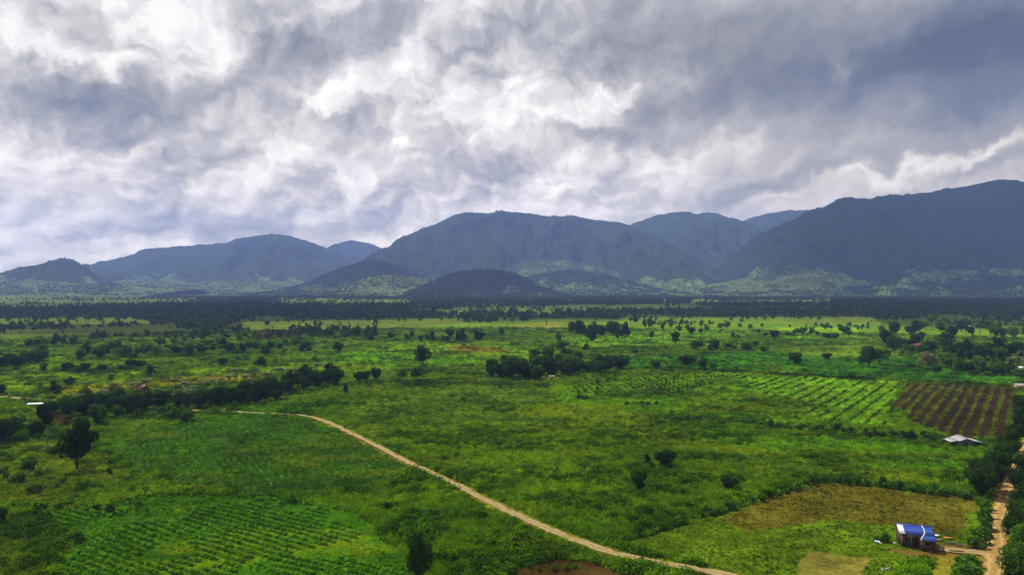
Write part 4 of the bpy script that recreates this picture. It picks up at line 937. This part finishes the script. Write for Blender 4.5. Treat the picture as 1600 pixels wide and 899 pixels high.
def gable_shed(px, by, w_px, kindname, label, rot=0, L=None, h=2.6, ridge=1.0, wall=M_grey, roof=M_zinc, d=4.0, lean=False):
    X, Y = W(px, by); s = Y / FPX; w = w_px * s if L is None else L
    e = bpy.data.objects.new(kindname, None); sc.collection.objects.link(e); e.location = (X, Y + d / 2, 0.05); e.rotation_euler = (0, 0, R(rot)); tag(e, label, 'shed' if 'shed' in kindname else 'house')
    a = w / 2; b = d / 2
    part('wall', join([box(-a * .9, a * .9, -b * .85, -b * .85 + .1, 0, h), box(-a * .9, a * .9, b * .85 - .1, b * .85, 0, h), box(-a * .9, -a * .9 + .1, -b * .85 + .1, b * .85 - .1, 0, h + .1), box(a * .9 - .1, a * .9, -b * .85 + .1, b * .85 - .1, 0, h + .1)]), wall, e)
    part('roof', join([corrugated([(-a, -b, h + .05), (a, -b, h + .05), (a, 0, h + ridge), (-a, 0, h + ridge)], '', 0, 12), corrugated([(a, b, h + .05), (-a, b, h + .05), (-a, 0, h + ridge), (a, 0, h + ridge)], '', 0, 12)]), roof, e)
    part('door', box(-.45, .45, -b * .85 - .06, -b * .85 - .004, 0, min(2.0, h - .2)), M_dark, e)
    return e
def grey_hut():
    X, Y = W(1511, 699); e = bpy.data.objects.new('farm_hut', None); sc.collection.objects.link(e); e.location = (X, Y + 2.0, .05); e.rotation_euler = (0, 0, R(-8))
    tag(e, 'grey hut with low pale metal roof and side lean-tos below the ploughed field', 'hut')
    part('wall', join([box(-2.6, 2.6, -2, -1.88, 0, 2.3), box(-2.6, -2.48, -1.88, 4, 0, 2.4), box(2.48, 2.6, -1.88, 4, 0, 2.4), box(-2.6, 2.6, 4, 4.1, 0, 2.4)]), M_grey, e)
    g = np.array([(-2.6, -1.95, 2.3), (2.6, -1.95, 2.3), (.6, -1.95, 3.1), (-.6, -1.95, 3.1), (-2.6, -1.88, 2.3), (2.6, -1.88, 2.3), (.6, -1.88, 3.1), (-.6, -1.88, 3.1)]); part('gable', (g, np.array([(0, 1, 2, 3), (7, 6, 5, 4), (3, 2, 6, 7)])), M_grey, e)
    part('roof', join([corrugated([(-3.0, 5, 2.45), (-3.0, -3.0, 2.45), (0, -3.0, 3.55), (0, 5, 3.55)], '', 0, 18), corrugated([(3.0, -3.0, 2.45), (3.0, 5, 2.45), (0, 5, 3.55), (0, -3.0, 3.55)], '', 0, 18)]), M_zinc, e)
    part('lean_to_roof', corrugated([(-6.2, 4, 1.95), (-6.2, -2.4, 1.95), (-2.95, -2.4, 2.5), (-2.95, 4, 2.5)], '', 0, 14), M_zinc, e, 'left lean-to roof')
    part('lean_to_roof', corrugated([(6.6, -2.2, 1.9), (6.6, 4, 1.9), (2.95, 4, 2.5), (2.95, -2.2, 2.5)], '', 0, 14), M_zinc, e, 'right lean-to roof')
    for x in (-6.0, 6.3): part('post', box(x, x + .15, -2.1, -1.95, 0, 1.9), M_grey, e); part('post', box(x, x + .15, 3.4, 3.55, 0, 1.9), M_grey, e)
    part('lean_to_wall', box(2.7, 6.3, 3.2, 3.3, 0, 1.9), M_wood, e); part('lean_to_wall', box(-6.0, -2.7, 3.2, 3.3, 0, 1.9), M_wood, e)
    part('door', box(-.5, .4, -2.06, -2.004, 0, 1.9), M_dark, e); part('water_trough', box(-7.2, -5.6, -3.4, -2.8, .2, .5), M_white, e) if False else None
grey_hut()
gable_shed(53, 637, 24, 'shed', 'long low shed with white roof beside the pale track on the left', 12, h=1.6, ridge=.5, roof=M_white, wall=M_wood, d=4)
gable_shed(219, 615, 14, 'house', 'small house with dull red roof inside the long palm grove', -20, h=3.2, ridge=1.6, roof=M_red, wall=M_wood, d=5)
gable_shed(862, 593, 11, 'shed', 'small pinkish brown shed under the front trees of the central grove', 20, h=1.8, ridge=.6, roof=m_flat('rust_roof', (150, 112, 96), .7), wall=M_woodl, d=4)
gable_shed(1435, 545, 16, 'house', 'village house with pink walls and red roof behind the flowering tree', 10, h=3.0, ridge=2.0, roof=M_red, wall=M_pink, d=6)
gable_shed(1408, 545, 18, 'house', 'village house with grey zinc roof left of the pink one', -10, h=3.0, ridge=1.4, roof=M_zinc, wall=M_wood, d=6)
gable_shed(1511, 517, 15, 'house', 'village house with bright white roof far behind the others', 18, h=5.5, ridge=2.4, roof=M_white, wall=M_cream, d=9)
gable_shed(1570, 545, 17, 'house', 'long low cream village house near the right edge', 0, h=3.0, ridge=.8, roof=M_cream, wall=M_cream, d=6)
gable_shed(1516, 577, 14, 'house', 'village house with light grey roof in front among trees', -25, h=2.6, ridge=1.2, roof=M_zinc, wall=M_grey, d=5)
gable_shed(1598, 609, 14, 'shed', 'small shed with pale roof cut by the right edge beyond the ploughed field', -20, h=2.4, ridge=1.0, roof=M_zinc, wall=M_woodl, d=5)
gable_shed(1597, 580, 8, 'shed', 'tiny white roofed shed at the right edge among palms', 0, h=2.4, ridge=.8, roof=M_white, wall=M_cream, d=4)
for i, (x, y, c) in enumerate([(890, 471, 'tiny far house with white roof left of the grassy slope foot'), (1318, 462, 'tiny far white roofed house, first in the row under the right range'), (1334, 464, 'tiny far white roofed house, second in the row under the right range'), (1352, 463, 'tiny far white roofed house, third in the row under the right range'), (1400, 463, 'tiny far white roofed house, last in the row under the right range')]):
    gable_shed(x, y, 3.5, 'house', c, 10 * i, h=4, ridge=2.5, roof=M_white, wall=M_cream, d=8)

# things lying round the blue roofed house
def thing_at(name, px, py, geos, label, cat, rz=0, group=None):
    X, Y = W(px, py); e = None
    if len(geos) == 1:
        o = link(name, np_mesh(name, geos[0][1][0], geos[0][1][1], [geos[0][2]]), None, (X, Y, .12), R(rz)); return tag(o, label, cat, group)
    e = bpy.data.objects.new(name, None); sc.collection.objects.link(e); e.location = (X, Y, .12); e.rotation_euler = (0, 0, R(rz)); tag(e, label, cat, group)
    for nm, g, m_ in geos: part(nm, g, m_, e)
    return e
def lathe(prof, n=16):
    V = []; F = []
    for r_, z in prof:
        for k in range(n): V.append((r_ * math.cos(2 * math.pi * k / n), r_ * math.sin(2 * math.pi * k / n), z))
    for i in range(len(prof) - 1):
        for k in range(n): a, b = i * n + k, i * n + (k + 1) % n; F.append((a, b, b + n, a + n))
    return np.array(V), np.array(F)
M_orange = m_flat('orange_board', (196, 120, 62), .7); M_basin = m_flat('blue_white_plastic', (170, 190, 214), .4)
thing_at('board', 1468, 846, [('board', box(-1.1, 1.1, -.25, .25, .3, .36), M_woodl)], 'pale board leaning just right of the blue roofed house', 'board', 10)
thing_at('board', 1482, 843, [('board', box(-1.0, 1.0, -.3, .3, .25, .31), M_orange)], 'orange board behind the pale board by the house', 'board', -8)
thing_at('table', 1465, 842, [('table_top', box(-.6, .6, -.4, .4, .72, .78), M_white), ('leg', box(-.55, -.48, -.35, -.28, 0, .72), M_wood), ('leg', box(.48, .55, -.35, -.28, 0, .72), M_wood), ('leg', box(-.55, -.48, .28, .35, 0, .72), M_wood), ('leg', box(.48, .55, .28, .35, 0, .72), M_wood)], 'small white topped table against the right wall of the house', 'table', 8)
for i, (x, y, r_, l) in enumerate([(1490, 851, -12, 'grey log lying along the back of the driveway'), (1496, 864, -10, 'dark log lying along the front of the driveway'), (1502, 854, -18, 'short grey log at the end of the driveway')]):
    g = tube([(-1.6 if i < 2 else -.9, 0, .18), (0, .05, .2), (1.6 if i < 2 else .9, 0, .16)], [.16, .18, .13], 8); thing_at('log', x, y, [('log', g, M_grey if i != 1 else M_wood)], l, 'log', r_)
thing_at('basin', 1371, 849, [('basin', lathe([(0, 0), (.45, 0), (.62, .32), (.66, .32), (.64, .36), (.58, .34), (.42, .05), (0, .05)]), M_basin)], 'pale blue wash basin in the garden left of the house', 'basin')
thing_at('water_jar', 1470, 862, [('jar', lathe([(0, 0), (.3, 0), (.46, .3), (.42, .62), (.28, .78), (.32, .84), (.26, .84), (.2, .7), (0, .7)]), M_zinc)], 'grey water jar standing in the shade at the house corner', 'jar')
for i, (x, l) in enumerate([(1376, 'dark round pot, left of a pair in the garden'), (1398, 'dark round pot, right of a pair in the garden')]):
    thing_at('pot', x, 852, [('pot', lathe([(0, 0), (.2, 0), (.33, .25), (.27, .42), (.3, .46), (.22, .42), (0, .3)]), M_cream)], l, 'pot')
for i, (x, y) in enumerate([(1380, 892), (1386, 891), (1391, 890), (1354, 888)]):
    rg = np.random.default_rng(i); v, f = lathe([(0, 0), (.25, 0), (.33, .15), (.22, .3), (0, .34)], 7); v = v + rg.normal(0, .04, v.shape); lab = ['pale stone, left one of three by the bare patch', 'pale stone, middle one of three by the bare patch', 'pale stone, right one of three by the bare patch', 'dark stone on the right rim of the bare patch'][i]
    o = link('stone', np_mesh('stone', v, f, [M_zinc if i < 3 else M_wood]), None, (*W(x, y), .05)); tag(o, lab, 'stone')

# ------------------------------------------------------------------ haze: one closed box of even, thin, bluish air
def haze():
    v, f = box(-11600, 11600, -11600, 11600, -16, 1240)
    m = bpy.data.materials.new('haze'); m.use_nodes = True; T = NT(m.node_tree)
    pv = T.n('ShaderNodeVolumePrincipled'); pv.inputs['Color'].default_value = (.33, .46, 1.0, 1); pv.inputs['Density'].default_value = 0.000072
    pv.inputs['Anisotropy'].default_value = .1
    o = T.n('ShaderNodeOutputMaterial'); T.t.links.new(pv.outputs[0], o.inputs['Volume'])
    tag(link('haze', np_mesh('haze', v, f, [m])), 'thin bluish haze filling the air over the plain and mountains', kind='stuff')
haze()

# ------------------------------------------------------------------ cloud sheet added out of view: thick parts keep sun off the land
def shade_clouds():
    m, T = mat('cloud'); geo = T.n('ShaderNodeNewGeometry'); p = geo.outputs['Position']
    sp = T.n('ShaderNodeSeparateXYZ'); T.put(sp.inputs[0], p)
    wn = T.noise(p, .0011, 6, .6, out=1); P = T.v('ADD', T.v('MULTIPLY', p, (1, 1, 0)), T.v('MULTIPLY', T.v('SUBTRACT', wn, (.5, .5, .5)), (1500, 1500, 0)))
    acc = None; off = 3550 / math.tan(R(SUN_EL)); ox, oy = math.sin(R(SUN_AZ)) * off, math.cos(R(SUN_AZ)) * off
    # centres given as the ground point each one shades
    for gx, gy, rx, ry, rot, amt in [(-300, 2150, 3600, 820, 0, 1.5), (1900, 2200, 1900, 900, 0, 1.3), (4700, 4900, 2900, 2300, 15, 2.2)]:
        mp = T.n('ShaderNodeMapping', vector_type='TEXTURE'); T.put(mp.inputs['Vector'], P); mp.inputs['Location'].default_value = (gx + ox, gy + oy, 0); mp.inputs['Rotation'].default_value = (0, 0, R(rot)); mp.inputs['Scale'].default_value = (rx, ry, 1)
        f = T.m('MULTIPLY', T.maprange(T.v('LENGTH', mp.outputs[0]), 1.35, 0.15), amt); acc = f if acc is None else T.m('ADD', acc, f)
    n = T.noise(p, .00055, 4, .5, .2)
    thick = T.m('MULTIPLY', acc, T.maprange(n, .3, .7, .45, 1.2))
    n3 = T.noise(p, .0008, 7, .6, .4); k = T.m('MULTIPLY', T.maprange(T.m('ADD', thick, T.m('MULTIPLY', T.m('SUBTRACT', n3, .5), 1.6)), .05, 1.7), T.maprange(n3, .3, .7, .62, .92))
    tcol = T.ramp(T.m('ADD', T.m('MULTIPLY', thick, .6), T.maprange(n3, .3, .7, -.25, .3)), [(.1, (.44, .45, .47)), (.5, (.24, .25, .29)), (.95, (.055, .075, .13))])
    tr = T.n('ShaderNodeBsdfTransparent'); tl = T.n('ShaderNodeBsdfTranslucent'); T.put(tl.inputs[0], tcol)
    df = T.n('ShaderNodeBsdfDiffuse'); df.inputs[0].default_value = (.5, .52, .56, 1); ad = T.n('ShaderNodeAddShader'); T.t.links.new(tl.outputs[0], ad.inputs[0]); T.t.links.new(df.outputs[0], ad.inputs[1])
    ms = T.n('ShaderNodeMixShader'); T.put(ms.inputs[0], k); T.t.links.new(tr.outputs[0], ms.inputs[1]); T.t.links.new(ad.outputs[0], ms.inputs[2]); out(T, ms.outputs[0])
    x = np.linspace(-9500, 9500, 90); y = np.linspace(1200, 8300, 70); X, Y = np.meshgrid(x, y); Z = 3550 + (fbm(X / 900, Y / 900, 5, 4) - .5) * 260
    tag(link('shade_clouds', np_mesh('shade_clouds', np.stack([X, Y, Z], -1).reshape(-1, 3), grid_faces(70, 90), [m], True)), 'unseen cloud sheet added above the view to shade the woodland and right range', kind='stuff')
shade_clouds()
print('counts', count)
